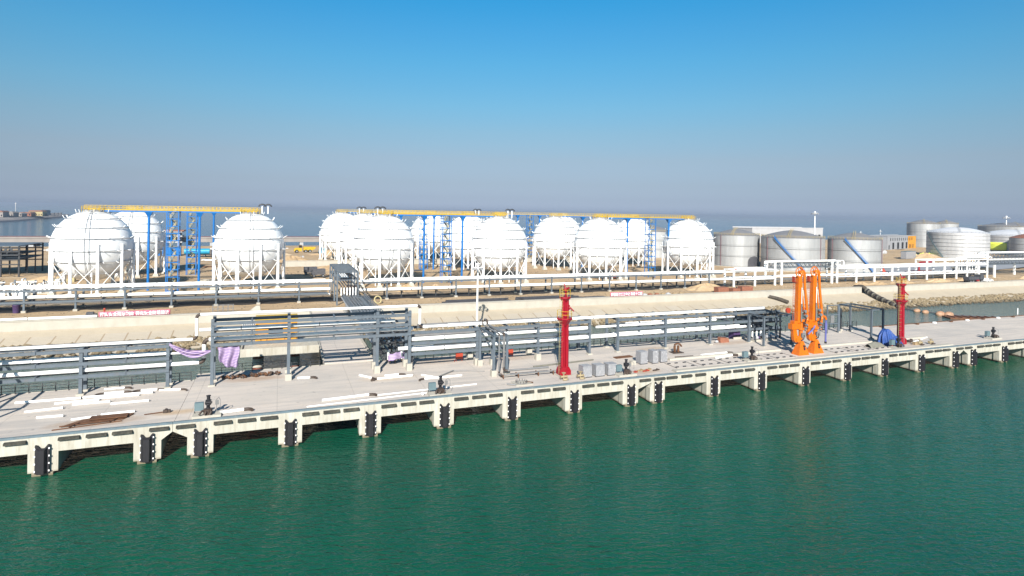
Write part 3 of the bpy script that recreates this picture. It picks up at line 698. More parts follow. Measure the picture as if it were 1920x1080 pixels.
# striped sheets
def sag(u, v):
    p0, p1 = Vector((-14.3, 95.9, 10.55)), Vector((-8.9, 95.55, 9.4))
    p = p0.lerp(p1, u); w = .2 + .8 * math.sin(math.pi * u) ** .8
    return (p.x, p.y - .3 * math.sin(14 * v + 5 * u) * math.sin(math.pi * u) - .2 * v, p.z - .5 * math.sin(math.pi * u) - w * v * (1 - .15 * math.sin(7 * u)) + .06 * math.sin(18 * v + 4 * u))
def solid(o, th=.02):
    m = o.modifiers.new('thickness', 'SOLIDIFY'); m.thickness = th; return o
solid(tag(MB().grid(sag, 24, 14).build('striped_sheet', 'stripe'), 'purple striped sheet strung between the low and the tall rack posts', 'plastic sheet', 'purple striped sheets'))
def hang(u, v):
    return (-8.2 + 2.9 * u + .5 * v * (1 - u) + .1 * math.sin(6 * v), 95.45 - .34 * math.sin(13 * u + 3 * v) * (.4 + v) - .3 * v, 9.75 - 2.9 * v * (.75 + .25 * math.sin(2.6 * u)) - .25 * u * v + .05 * math.sin(20 * u))
solid(tag(MB().grid(hang, 18, 18).build('striped_sheet', 'stripe'), 'purple striped sheet hanging loose below the tall rack beam', 'plastic sheet', 'purple striped sheets'))
def hang2(u, v): return (17 + 3.6 * u, 99.6 - .3 * math.sin(7 * u) - .5 * v, 5.9 - 1.0 * v + .35 * math.sin(math.pi * u) + .06 * math.sin(22 * u))
solid(tag(MB().grid(hang2, 18, 8).build('striped_sheet', 'stripe'), 'purple striped sheet thrown over pipes at the foot of the manifold by the bridge', 'plastic sheet', 'purple striped sheets'))
# ================================================================== TOWERS AND LOADING ARMS ON THE JETTY
def monitor_tower(loc, w, s=1.0):
    t = thing('fire_monitor_tower', w, 'tower', loc, group='red fire monitor towers')
    b = MB()
    b.prism([(-.95, 0), (.95, 0), (.95, .7), (.6, 1.35), (-.6, 1.35), (-.95, .7)], -.75, .75); b.build('base', 'red', t)
    for k, (x, y) in enumerate(((-.42, -.3), (.42, -.3), (0, .42))):
        MB().cyl((x, y, 1.3), (x * .8, y * .8, 12.1), .27, 14).build('leg', 'red', t)
    MB().cyl((0, -.12, 1.1), (0, -.12, 12.3), .2, 12).build('riser_pipe', 'red', t)
    br = MB()
    for k in range(7):
        z = 2.0 + k * 1.5
        for a, c in (((-.42, -.3), (.42, -.3)), ((.42, -.3), (0, .42)), ((0, .42), (-.42, -.3))): br.bar((*a, z), (*c, z), .1)
    br.build('bracing', 'red', t)
    MB().lathe([(.35, 8.3 - .7), (1.15, 8.75), (1.32, 8.85), (1.32, 9.1), (.2, 9.1)], (0, 0, 0), 8, False).build('lower_platform', 'red', t)
    MB().cyl((0, 0, 9.1), (0, 0, 12.3), .42, 14).build('upper_shaft', 'red', t)
    MB().lathe([(.45, 11.6), (.85, 12.1), (.95, 12.15), (.95, 12.45), (.2, 12.45)], (0, 0, 0), 8, False).build('upper_platform', 'red', t)
    def rail(r, z, h):
        m = MB()
        for zz in (h * .5, h): m.ring((0, 0, z + zz), r, .032, 16, 5)
        for k in range(8): m.cyl((r * math.cos(k * math.pi / 4), r * math.sin(k * math.pi / 4), z), (r * math.cos(k * math.pi / 4), r * math.sin(k * math.pi / 4), z + h), .026, 5)
        return m
    rail(1.22, 9.1, 1.1).build('guard_rail', 'yellow', t); rail(.9, 12.45, 1.1).build('guard_rail', 'yellow', t)
    lad = MB()
    for x in (-.9, -.5): lad.cyl((x - .1, -.35, .3), (x - .1, -.35, 14.2), .028, 5)
    for k in range(34): lad.cyl((-1.0, -.35, .5 + .4 * k), (-.6, -.35, .5 + .4 * k), .018, 5)
    for k in range(14):
        z = 3.0 + .8 * k; lad.tube([(-.8 + .36 * math.cos(a), -.35 - .4 * math.sin(a), z) for a in [math.pi * i / 6 for i in range(7)]], .016, 4)
    lad.build('caged_ladder', 'paleyellow', t)
    m = MB(); m.cyl((.15, 0, 12.45), (.15, 0, 13.5), .18, 10); m.cyl((-.25, 0, 13.5), (.55, 0, 13.5), .22, 12); m.cyl((.15, -.1, 13.55), (-.1, .2, 14.45), .16, 10, .1); m.cyl((.15, -.1, 13.55), (.5, -.5, 13.9), .15, 10)
    m.build('water_monitor', 'red', t)
    m = MB(); m.cyl((.3, -.2, 10.6), (.75, -.35, 10.7), .16, 10); m.cyl((.7, -.35, 10.75), (1.35, -.7, 10.1), .13, 10, .09); m.cyl((.62, -.3, 10.35), (.62, -.3, 11.1), .15, 10); m.build('water_monitor', 'red', t)
    return t
ft = monitor_tower((42.5, 85.6, ZD), 'red fire monitor tower nearer the middle, beside the silver-wrapped crates')
dup(ft, (119.2, 85.4, ZD), 'red fire monitor tower at the right, beside the blue tarpaulin')
for x, w in ((42.5, 'pale plinth under the nearer red tower'), (119.2, 'pale plinth under the far red tower')):
    tag(MB().bx(-1.3, 1.3, -1.2, 1.0, -.05, .0).build('tower_plinth', 'plinth'), w, 'plinth', 'tower plinths').location = (x, 85.5, ZD + .06)
def loading_arm(loc, w):
    t = thing('loading_arm', w, 'loading arm', loc, group='orange loading arms')
    b = MB(); b._add([(-1.3, -.9, 0), (1.3, -.9, 0), (1.3, .9, 0), (-1.3, .9, 0), (-.36, -.38, 2.5), (.36, -.38, 2.5), (.36, .38, 2.5), (-.36, .38, 2.5)],
                     [(3, 2, 1, 0), (4, 5, 6, 7), (0, 1, 5, 4), (1, 2, 6, 5), (2, 3, 7, 6), (3, 0, 4, 7)])
    b.build('pedestal', 'orange', t)
    for z in (1.0, 1.5): MB().bx(.05, .28, -.95, -.4, z, z + .32).build('access_hatch', 'darksteel', t)
    for z, x in ((7.2, .15), (5.9, .55), (4.0, -.3)): MB().tube([(x, -.5, z), (x + .35, -.75, z - .35), (x + .3, -.7, z - 1.0), (x - .1, -.5, z - 1.3)], .1, 8).build('hydraulic_hose', 'black', t)
    MB().cyl((-.55, -.62, 6.3), (-.55, -.62, 9.6), .11, 8).build('ram', 'greypipe', t); MB().cyl((-.55, -.62, 9.6), (-.55, -.62, 12.6), .06, 8).build('ram_rod', 'lag', t)
    for x, z in ((.62, 8.1), (.9, 7.2)): MB().cyl((x, -.55, z), (x, -.15, z), .28, 12).build('flange', 'greypipe', t)
    MB().bx(-.35, .45, -.75, -.43, 3.3, 4.1).build('valve_box', 'greypipe', t)
    MB().cyl((0, 0, 2.503), (0, 0, 6.3), .36, 16).build('riser', 'orange', t)
    r = MB(); r.cyl((0, 0, 4.6), (0, 0, 5.0), .62, 16); r.cyl((0, 0, 6.2), (0, 0, 6.6), .66, 16); r.cyl((-.9, 0, 6.2), (.9, 0, 6.2), .42, 14); r.build('swivel', 'orange', t)
    bm = MB(); bm._add([(-1.2, -.4, 6.0), (-.28, -.4, 6.0), (-.28, .4, 6.0), (-1.2, .4, 6.0), (-1.08, -.36, 14.7), (-.4, -.36, 14.7), (-.4, .36, 14.7), (-1.08, .36, 14.7)],
                       [(3, 2, 1, 0), (4, 5, 6, 7), (0, 1, 5, 4), (1, 2, 6, 5), (2, 3, 7, 6), (3, 0, 4, 7)]); bm.build('inboard_boom', 'orange', t)
    wh = MB()
    c = Vector((-.72, -.2, 15.45))
    wh.tube([c + Vector((.92 * math.cos(a), 0, .92 * math.sin(a))) for a in [2 * math.pi * k / 28 for k in range(28)]], .1, 8, True)
    wh.cyl(c + Vector((0, -.3, 0)), c + Vector((0, .3, 0)), .22, 12)
    for k in range(6):
        a = math.pi * k / 3; wh.bar(c, c + Vector((.9 * math.cos(a), 0, .9 * math.sin(a))), .11, .1)
    wh.build('sheave_wheel', 'orange', t)
    MB().tube([(-.3, -.1, 15.0), (-.1, -.1, 15.55), (.3, -.1, 15.6), (.55, -.1, 15.2), (.6, -.1, 14.6)], .27, 12).build('apex_swivel', 'orange', t)
    MB().tube([(.6, -.1, 14.7), (.75, -.1, 12.5), (1.55, -.1, 6.9)], .24, 12).build('outboard_pipe', 'orange', t)
    MB().tube([(.15, .25, 15.3), (.3, .25, 12), (1.25, .25, 6.9)], .15, 10).build('outboard_stay', 'orange', t)
    tr = MB()
    for k in range(5):
        f = (k + .5) / 5; tr.bar((.62 + .9 * f, -.1, 14.2 - 7 * f), (.25 + .95 * f, .25, 14.2 - 7 * f), .09)
    tr.build('lattice', 'orange', t)
    MB().tube([(1.55, -.1, 7.0), (1.55, -.1, 6.4), (1.15, -.1, 6.15), (.75, -.1, 6.2)], .25, 12).build('end_elbow', 'orange', t)
    e = MB(); e.cyl((.75, -.5, 6.2), (.75, .3, 6.2), .34, 12); e.cyl((.6, -.4, 5.3), (1.1, -.4, 5.3), .3, 12); e.cyl((.85, -.4, 4.4), (.85, -.4, 5.9), .26, 12); e.cyl((1.3, -.1, 5.5), (1.3, -.1, 6.2), .3, 12)
    e.build('triple_swivel', 'orange', t)
    g = MB(); g.cyl((.5, -.65, 5.7), (.95, -.65, 5.5), .2, 10); g.cyl((.3, -.62, 4.9), (.6, -.62, 4.6), .22, 10); g.bx(.3, .7, -.9, -.55, 5.0, 5.25); g.build('coupler', 'greypipe', t)
    cw = MB(); cw.bx(-2.6, -.75, -.5, .5, 4.85, 5.9); cw.bx(-2.1, -1.3, -.5, .5, 5.903, 6.4); cw.build('counterweight', 'orange', t)
    ca_ = MB(); ca_.prism([(-2.2, 4.84), (-1.35, 4.84), (-.85, 2.5), (-1.5, 2.35), (-1.9, 2.8)], -.32, .32); ca_.build('counterweight_arm', 'orange', t)
    MB().cyl((-.85, -.45, 2.95), (-.85, .45, 2.95), .62, 24).build('lower_sheave', 'orange', t)
    MB().cyl((-2.3, .7, 8.2), (-2.3, 1.05, 8.2), .5, 16).build('cable_drum', 'redbox', t)
    l = MB()
    for x in (-1.95, -1.5): l.cyl((x, .1, 6.2), (x, .1, 14.6), .035, 5)
    for k in range(20): l.cyl((-1.95, .1, 6.4 + .42 * k), (-1.5, .1, 6.4 + .42 * k), .025, 5)
    l.bar((-2.0, 0, 13.6), (-1.2, 0, 13.6), .5, .06); l.bx(-2.05, -1.98, -.3, .3, 13.6, 14.7)
    l.build('ladder', 'redbox', t)
    return t
la = loading_arm((91.4, 84.7, ZD), 'orange loading arm on the left, its violet hose slanting up to the right')
MB().tube([(.75, -1.0, 3.9), (1.2, -1.05, 4.3), (1.9, -1.05, 4.75), (2.4, -1.0, 5.4)], .15, 10).build('hose', 'bluehose', la)
lb = dup(la, (95.4, 85.0, ZD), 'orange loading arm on the right, its violet pipe hanging straight down', skip=('hose',))
MB().tube([(1.55, -.1, 6.9), (2.3, -.1, 6.7), (2.55, -.1, 6.2)], .24, 12).build('end_pipe', 'orange', lb)
hz_ = MB(); hz_.cyl((2.55, -.1, 6.0), (2.55, -.1, 1.9), .17, 10); hz_.cyl((2.55, -.1, 4.2), (2.55, -.1, 5.4), .24, 10); hz_.build('hanging_pipe', 'bluehose', lb)
MB().cyl((2.55, -.1, 1.6), (2.55, -.1, 1.95), .22, 10).build('pipe_end', 'dark', lb)
# lamp mast behind the racks
def mast(x, y, z0, z1, w, r=.28):
    t = thing('lamp_mast', w, 'lamp mast', (x, y, z0), group='white lamp masts')
    h = z1 - z0
    MB().cyl((0, 0, 0), (0, 0, h), r, 14, r * .62).build('pole', 'white', t)
    m = MB(); m.ring((0, 0, h - .9), r * 4, r * .22, 20, 6)
    for k in range(4): m.bar((0, 0, h - .9), (r * 4 * math.cos(k * 1.571 + .4), r * 4 * math.sin(k * 1.571 + .4), h - .9), r * .3)
    m.build('lamp_ring', 'white', t)
    for k in range(6):
        a = k * math.pi / 3; MB().bx(r * 4.2 * math.cos(a) - r * .8, r * 4.2 * math.cos(a) + r * .8, r * 4.2 * math.sin(a) - r * .8, r * 4.2 * math.sin(a) + r * .8, h - .9 - r * 1.9, h - .9 - r * .5).build('floodlight', 'bgrey', t)
    MB().lathe([(0, h + r), (r * 1.6, h + r * .2), (r * 1.6, h - r * .5), (.05, h - r * .5)], (0, 0, 0), 14).build('cap', 'white', t)
    return t
mast(43.6, 134.0, -1.0, 17.6, 'tall white lamp mast rising from the water behind the pipe racks')
# winches: quick-release hooks with a blue-grey box
def winch(loc, w, flip=1):
    t = thing('mooring_hook', w, 'mooring hook', loc, group='mooring hook sets along the jetty edge')
    MB().bx(-1.6, 1.6, -.95, .75, 0, .3).build('plinth', 'plinth', t)
    x = -.95 * flip
    MB().bx(x - .5, x + .5, .15, .7, .62, 1.6).build('control_box', 'teal', t)
    lg = MB()
    for a in (-.5, .5): lg.bx(x + a - .05, x + a + .05, .4, .5, .303, .62)
    lg.build('box_leg', 'darksteel', t)
    m = MB(); m.lathe([(.4, .3), (.4, .62), (.24, .8), (.2, 1.3), (.34, 1.42), (.34, 1.5), (.01, 1.5)], (.1, -.1, 0), 16); m.bx(-.2, .42, -.36, .18, 1.503, 1.95); m.cyl((.12, -.1, 1.953), (.12, -.1, 2.45), .2, 12); m.cyl((.12, -.1, 2.453), (.12, -.1, 2.52), .27, 12); m.cyl((-.25, -.3, 1.7), (.55, -.3, 1.7), .13, 10)
    m.build('capstan', 'black', t)
    h = MB()
    for k, a in enumerate((-.7, -.25, .2)):
        h.tube([(.1, -.3, .75), (.2 + a, -.65, .85), (.25 + a * 1.3, -.95, .7), (.1 + a * 1.3, -1.0, .45)], .12, 8)
    h.cyl((.1, -.3, .31), (.1, -.3, .95), .5, 14); h.build('hook', 'brownfit', t)
    r = MB(); r.tube([(1.0, .3, .3), (1.0, .3, 1.9), (1.25, .1, 2.1), (1.45, -.3, 1.9), (1.45, -.3, .9)], .04, 5); r.bx(.85, 1.25, .2, .26, 1.2, 1.75); r.build('hand_rail', 'greypipe', t)
    return t
w0 = winch((-8.0, 82.0, ZD + .003), 'mooring hook set left of the second deck bay, its shadow pointing right')
for x, y, w in ((21.2, 81.6, 'mooring hook set on the jetty edge by the two long thin white pipes'), (51.8, 82.3, 'mooring hook set just right of the three front silver crates'),
                (78.6, 83.6, 'mooring hook set right of the white pipes with brown ends'), (115.0, 82.9, 'mooring hook set in front of the blue tarpaulin'), (145.0, 83.2, 'mooring hook set standing alone on the far right deck')):
    dup(w0, (x, y, ZD + .003), w)
# ================================================================== LOOSE THINGS ON THE DECK
def loose(x0, y0, x1, y1, r, label, mat='lag', e0=False, e1=False, z=0.0, group='white pipes lying on the deck'):
    r *= .66
    a, b = Vector((x0, y0, ZD + r + .005 + z)), Vector((x1, y1, ZD + r + .005 + z)); d = (b - a).normalized(); s = Vector((-d.y, d.x, 0))
    o = MB().cyl(a, b, r, 14).build('pipe', mat, None, at=a); tag(o, label, 'pipe', group)
    if e0: MB().tube([a, a - d * .45 - s * .05, a - d * .8 - s * .3, a - d * .9 - s * .6], r * 1.03, 10).build('elbow', 'brownfit', o, False)
    if e1: MB().tube([b, b + d * .45 - s * .05, b + d * .8 - s * .3, b + d * .9 - s * .6], r * 1.03, 10).build('elbow', 'brownfit', o, False)
    if not e1: MB().cyl(b, b + d * .04, r * .86, 12).build('pipe_mouth', 'dark', o, False)
    return o
LP = [(-28.9, 89.8, -25.1, 90.3, .22, 'short white pipe lying alone at the left on the deck'), (-26.8, 87.0, -24.1, 86.9, .22, 'shortest white pipe on the left deck, below the lone one'),
      (-22.8, 84.9, -20.3, 85.4, .22, 'white pipe half lying on the rusty plates, left one'), (-20.0, 85.9, -16.5, 86.1, .22, 'white pipe at the far side of the rusty plates, right one'),
      (-26.6, 92.4, -21.8, 92.7, .22, 'white pipe in the middle of the left pipe pile, nearest row'), (-20.0, 90.2, -15.7, 90.3, .22, 'white pipe lying alone right of the left pipe pile'),
      (-24.4, 91.3, -20.3, 91.4, .2, 'white pipe in front of the left pipe pile'), (-31.3, 94.2, -24.2, 94.1, .24, 'long white pipe at the left end of the pipe pile'),
      (-24.0, 94.2, -15.9, 94.1, .24, 'longest white pipe at the back of the pipe pile'), (-22.4, 93.2, -17.4, 93.4, .22, 'white pipe in the pile just left of the second rack post')]
for q in LP: loose(*q[:5], q[5])
loose(-22.4, 97.6, -20.0, 97.7, .2, 'short white pipe with one dark elbow behind the leftmost rack posts', e1=True)
loose(-21.9, 95.4, -19.6, 95.5, .22, 'white pipe with dark elbows at both ends by the left pipe pile', e0=True, e1=True)
loose(-17.6, 95.5, -15.6, 95.4, .22, 'white pipe with dark elbows lying behind the longest white pipe', e0=True, e1=True)
loose(-15.3, 94.9, -12.6, 94.5, .2, 'white pipe ending in an elbow at the foot of the left rack end', e1=True)
loose(-6.6, 82.1, -3.9, 82.5, .3, 'stout white pipe with a dark elbow right of the leftmost mooring hooks', e1=True)
loose(3.6, 81.5, 20.0, 82.6, .12, 'long thin white pipe close to the jetty edge', group='white pipes lying on the deck')
loose(5.6, 83.3, 11.8, 83.9, .27, 'thick white pipe with a brown end lying behind the long thin pipes', e1=True)
loose(12.8, 83.6, 27.6, 84.5, .13, 'long thin white pipe running past the mooring hooks')
loose(11.8, 94.2, 13.4, 92.0, .25, 'white pipe slanting left of the first tall plinth', e1=True)
loose(14.0, 91.4, 19.5, 91.7, .25, 'white pipe in front of the two tall plinths', e0=True)
loose(15.4, 92.9, 17.6, 93.1, .2, 'short white pipe between the two tall plinths', e1=True)
loose(20.8, 89.3, 26.8, 89.5, .22, 'white pipe with a kinked grey end left of the portal frame', e0=True)
loose(20.9, 91.6, 22.8, 89.6, .2, 'short white pipe lying across the kinked one')
loose(22.9, 89.7, 26.3, 92.6, .17, 'grey pipe pointing away from the kinked white pipe', 'greypipe', group='bare pipes lying on the deck')
loose(26.4, 92.6, 31.0, 91.0, .1, 'thin grey pipe behind the kinked white pipe', 'greypipe', group='bare pipes lying on the deck')
loose(2.8, 95.3, 4.6, 95.2, .27, 'short white pipe with dark mouth by the second tall rack post', e1=True)
loose(39.6, 91.0, 51.5, 92.2, .2, 'long olive pipe lying behind the nearer red tower', 'drab', group='bare pipes lying on the deck')
loose(73.3, 86.4, 77.6, 87.3, .34, 'fat white pipe with dark mouths, nearer one right of the silver crates', e1=True)
loose(72.0, 88.9, 78.0, 89.1, .32, 'fat white pipe with dark mouths, farther one right of the silver crates', e1=True)
loose(66.8, 89.6, 70.6, 89.4, .14, 'thin brown pipe behind the fat white pipes', 'brownfit', group='bare pipes lying on the deck')
loose(123.5, 85.6, 131.5, 88.2, .18, 'long white pipe lying right of the far red tower')
loose(31.8, 82.9, 33.0, 82.2, .2, 'short grey pipe stub beside the bolted ring', 'greypipe', group='bare pipes lying on the deck')
loose(34.9, 83.2, 35.9, 82.6, .17, 'short rusty tube right of the bolted ring', 'rust', group='bare pipes lying on the deck')
# rusty plates and bars
t = thing('rusty_plates', 'stack of rusty steel plates at the left jetty edge', 'steel plates', (-20, 83.5, ZD))
MB()._add([(-23.4, 82.9, ZD + .05), (-17.2, 83.6, ZD + .06), (-16.4, 85.3, ZD + .2), (-21.6, 84.9, ZD + .08), (-23.4, 82.9, ZD + .01), (-17.2, 83.6, ZD + .01), (-16.4, 85.3, ZD + .01), (-21.6, 84.9, ZD + .01)],
          [(0, 1, 2, 3), (4, 5, 1, 0), (5, 6, 2, 1), (6, 7, 3, 2), (7, 4, 0, 3)]).build('plate', 'rust', t, False)
MB().bx(-20.8, -16.9, 83.9, 85.2, ZD + .21, ZD + .3).build('plate', 'rustred' if False else 'rust', t, False)
for k, (a, b) in enumerate((((-23.8, 81.9), (-17.2, 83.0)), ((-23.3, 82.6), (-18.6, 83.2)), ((-22.2, 82.0), (-21.6, 83.4)), ((-18.4, 82.6), (-17.9, 83.9)))):
    tag(MB().bar((a[0], a[1], 0), (b[0], b[1], 0), .12, .1).build('rusty_bar', 'rust'), ('long rusty bar nearest the jetty edge', 'rusty bar along the front of the rusty plates', 'short rusty bar across the left of the long bars', 'short rusty bar across the right of the long bars')[k], 'steel bar', 'rusty bars').location = (0, 0, ZD + .07 + .11 * (k > 0))
t = thing('rusty_jack', 'rusty long-handled jack lying right of the rusty plates', 'tool', (-13.5, 84.7, ZD))
m = MB(); m.bar((-15.2, 84.5, ZD + .1), (-13.2, 84.8, ZD + .12), .09); m.build('handle', 'rust', t, False); m = MB(); m.bx(-13.2, -12.4, 84.6, 85.0, ZD + .005, ZD + .35); m.cyl((-12.9, 84.5, ZD + .25), (-12.9, 85.1, ZD + .25), .22, 10); m.build('head', 'brownfit', t, False)
hp_ = random.Random(9)
t = thing('scrap_heap', 'row of rusty pipe elbows heaped at the rear deck edge by the tall rack', 'scrap heap', (-3, 98, ZD))
for k in range(34):
    x = -7.6 + k * .235; y = 98.7 + .35 * math.sin(k * .9) + x * .06; a = hp_.uniform(0, 3); r = hp_.uniform(.14, .2)
    MB().tube([(x, y, ZD + r + .003), (x + .3 * math.cos(a), y + .3 * math.sin(a), ZD + r + .2), (x + .55 * math.cos(a + .5), y + .5 * math.sin(a + .5), ZD + r + hp_.uniform(.1, .45))], r, 8).build('elbow', 'rust' if k % 3 else 'brownfit', t, False)
# crates wrapped in silver plastic
def crate(x, y, sx, sy, h, rz, w):
    o = MB()
    n = 6
    def side(u, v):
        a = u * 2 * math.pi + math.pi / 4; c, s_ = math.cos(a), math.sin(a); k = 1 / max(abs(c), abs(s_))
        w_ = 1 + .025 * math.sin(9 * u * 6 + 11 * v) * math.sin(7 * v + 3)
        return (c * k * sx / 2 * w_, s_ * k * sy / 2 * w_, h * v)
    o.grid(side, 32, 5, False); o._add([(sx / 2, sy / 2, h), (-sx / 2, sy / 2, h), (-sx / 2, -sy / 2, h), (sx / 2, -sy / 2, h)], [(0, 1, 2, 3)])
    t = thing('wrapped_crate', w, 'crate', (x, y, ZD + .003), R_(rz), 'crates wrapped in silver plastic')
    bb = o.build('wrapping', 'foil', t); bb.location.z = .12
    sk = MB(); sk.bx(-sx / 2 - .05, sx / 2 + .05, -sy / 2, -sy / 2 + .25, 0, .118); sk.bx(-sx / 2 - .05, sx / 2 + .05, sy / 2 - .25, sy / 2, 0, .118); sk.build('skid', 'darksteel', t)
for x, y, h, w in ((45.2, 83.4, 1.95, 'left crate of the front three'), (47.5, 83.4, 1.95, 'middle crate of the front three'), (49.7, 83.4, 1.95, 'right crate of the front three')):
    crate(x, y, 1.6, 1.4, h * .88, 3, 'silver-wrapped crate beside the nearer red tower, ' + w)
for x, y, h, sx, w in ((58.6, 87.9, 2.3, 1.6, 'left crate of the rear three'), (60.8, 87.7, 2.4, 1.3, 'middle crate of the rear three, brightest front'), (62.7, 87.9, 2.2, 1.5, 'right crate of the rear three')):
    crate(x, y, sx * .9, 1.4, h * .88, 4, 'tall silver-wrapped crate by the hatch marks, ' + w)
tag(MB().bx(-.45, .45, -.35, .35, 0, .7).build('pale_block', 'plinth'), 'small pale block left of the rear silver crates', 'block').location = (56.6, 87.6, ZD + .003)
# bolt ring, valves, red boxes, stands, lumber
t = thing('bolt_ring', 'round bolt ring on a pale pad in front of the portal pipes', 'foundation', (34, 83, ZD))
MB().bx(32.9, 35.6, 81.8, 84.1, ZD + .003, ZD + .14).build('pad', 'plinth', t, False)
m = MB(); m.ring((34.2, 83.0, ZD + .2), .85, .06, 28, 6)
m.build('ring', 'greypipe', t, False)
m = MB()
for k in range(12): m.cyl((34.2 + .85 * math.cos(k * .5236), 83 + .85 * math.sin(k * .5236), ZD + .142), (34.2 + .85 * math.cos(k * .5236), 83 + .85 * math.sin(k * .5236), ZD + .5), .045, 6)
m.build('anchor_bolts', 'darksteel', t, False)
for x, y, w in ((41.2, 82.9, 'gold painted valve set left of the nearer red tower base'), (44.0, 82.7, 'gold painted valve set right of the nearer red tower base'), (122.5, 83.6, 'gold valve set beside the far red tower'), (125.5, 83.4, 'gold valve set with timber block right of the far red tower')):
    t = thing('valve_set', w, 'valve', (x, y, ZD + .003), group='gold valve sets')
    m = MB(); m.cyl((-.5, 0, .45), (.5, 0, .45), .17, 10); m.cyl((0, 0, .0), (0, 0, 1.0), .12, 10); m.cyl((-.55, 0, .45), (-.5, 0, .45), .28, 12); m.cyl((.5, 0, .45), (.55, 0, .45), .28, 12); m.build('body', 'gold', t)
    m = MB(); m.ring((0, 0, 1.05), .32, .04, 16, 5); m.bar((-.3, 0, 1.05), (.3, 0, 1.05), .04); m.bar((0, -.3, 1.05), (0, .3, 1.05), .04); m.build('hand_wheel', 'gold', t)
    m = MB(); m.cyl((-.35, -.5, .18), (.2, -.6, .18), .17, 10); m.ring((.3, -.45, .2), .28, .06, 14, 5); m.build('fitting', 'brownfit' if x > 100 else 'gold', t)
for x, y, w in ((29.0, 98.6, 'orange-red cabinet on legs against the rear fence, left of the portal frame'), (38.3, 98.7, 'orange-red cabinet on legs behind the rack right of the portal frame')):
    t = thing('hose_cabinet', w, 'cabinet', (x, y, ZD + .003), group='orange-red cabinets at the rear fence')
    MB().bx(-.6, .6, -.2, .2, .4, 1.45).build('box', 'redbox', t)
    for a in (-.5, .5): MB().bar((a, 0, 0), (a, 0, .4), .07).build('leg', 'redbox', t)
    m = MB(); m.bar((-.55, .1, .5), (-.95, -.3, .05), .06); m.build('stay', 'redbox', t)
t = thing('pipe_stand', 'rusty twin-legged pipe stand on a plate beside a rack post', 'pipe stand', (69.4, 92.8, ZD))
MB().bx(68.3, 70.6, 92.0, 93.6, ZD + .003, ZD + .12).build('plate', 'brownfit', t, False)
for x in (69.1, 69.9): MB().bx(x - .16, x + .16, 92.7, 93.0, ZD + .121, ZD + 1.3).build('leg', 'rust', t, False)
MB().tube([(69.0, 92.8, ZD + 1.45), (69.6, 92.8, ZD + 1.7), (70.2, 92.8, ZD + 1.55), (70.6, 92.8, ZD + 1.1)], .17, 10).build('elbow', 'rust', t, False)
t = thing('brick_stack', 'leaning red-brown stack by a rack post near the rear fence', 'brick stack', (84.5, 97.6, ZD))
m = MB(); m._add([(-1.1, -.5, 0), (1.1, -.5, 0), (1.1, .5, 0), (-1.1, .5, 0), (-1.0, -.3, 1.0), (1.1, -.3, .75), (1.1, .5, .8), (-1.0, .5, 1.05)], [(3, 2, 1, 0), (4, 5, 6, 7), (0, 1, 5, 4), (1, 2, 6, 5), (2, 3, 7, 6), (3, 0, 4, 7)]); m.build('stack', 'brick', t).location = (0, 0, .003)
m = MB(); m.ball((-1.9, -.3, .3), .35, 12, 8, (1.2, .8, .8)); m.build('bag', 'bwhite', t)
for k in range(5):
    tag(MB().bar((0, 0, 0), (3.6, .25, 0), .14, .12).build('rusty_bar', 'rust'), 'rusty bar in the small bundle right of the rear deck joint, %s from the front' % ORD[k], 'steel bar', 'rusty bars').location = (56.0, 92.0 + .24 * k, ZD + .07)
tag(MB().bar((0, 0, 0), (3.0, .4, 0), .1).build('rusty_bar', 'rust'), 'lone thin rusty bar left of the rusty pipe stand', 'steel bar', 'rusty bars').location = (64.0, 93.2, ZD + .06)
lr = random.Random(4)
for k, (x, y, c) in enumerate(((54.0, 82.9, 'redbox'), (55.6, 83.6, 'timber'), (56.4, 83.1, 'redbox'), (57.2, 83.7, 'timber'), (58.3, 83.0, 'brownfit'))):
    o = MB(); o.bar((-.7, 0, .1), (.6, .2, .12), .25, .16); o.bar((-.3, -.3, .22), (.3, .35, .24), .2, .1)
    tag(o.build('scrap_timber', c), ('orange scrap lying by the mooring hooks at the second deck joint', 'pale scrap boards left of the long upstand, first piece', 'orange scrap among the pale boards by the upstand', 'pale scrap boards touching the upstand end', 'dark scrap piece at the upstand end')[k], 'scrap', 'scrap pieces by the second deck joint').location = (x, y, ZD + .003)
# tarpaulin heap
def tarp(u, v):
    a = 2 * math.pi * u; r = 1 - v
    x = 2.5 * math.cos(a) * (1 - .62 * v ** 2) - .35 * v; y = 1.25 * math.sin(a) * (1 - .75 * v ** 1.8)
    hgt = 3.2 if True else 0
    z = hgt * (1 - (1 - v) ** 2.6) * (.72 + .3 * math.exp(-((x + .9) ** 2) * 1.1) - .1 * max(0, x))
    f = .13 * math.sin(11 * a + 2 * v) * (1 - v) + .08 * math.sin(23 * a + 5 * v) * (1 - v)
    return (x * (1 + f), y * (1 + f * 1.4), z)
tag(MB().grid(tarp, 96, 24).build('tarpaulin', 'tarp'), 'bright blue tarpaulin draped over gear left of the far red tower', 'tarpaulin', None).location = (116.6, 85.9, ZD + .01)
def tarp2(u, v):
    a = 2 * math.pi * u; f = .18 * math.sin(7 * a) * (1 - v)
    return (.85 * math.cos(a) * (1 - .8 * v * v) * (1 + f), .5 * math.sin(a) * (1 - .8 * v * v) * (1 + f), .95 * v * (1 + .15 * math.sin(3 * a)))
tag(MB().grid(tarp2, 48, 12).build('tarpaulin', 'tarp'), 'small crumpled blue tarpaulin in front of the big one', 'tarpaulin').location = (116.9, 83.6, ZD + .01)
def olive(u, v): return (-2.4 + 4.0 * u, -.8 + 1.6 * v, 1.05 * math.sin(math.pi * min(1, v * 1.05)) ** .7 * (.35 + .65 * math.sin(math.pi * (.12 + .8 * u))) + .04 * math.sin(17 * u))
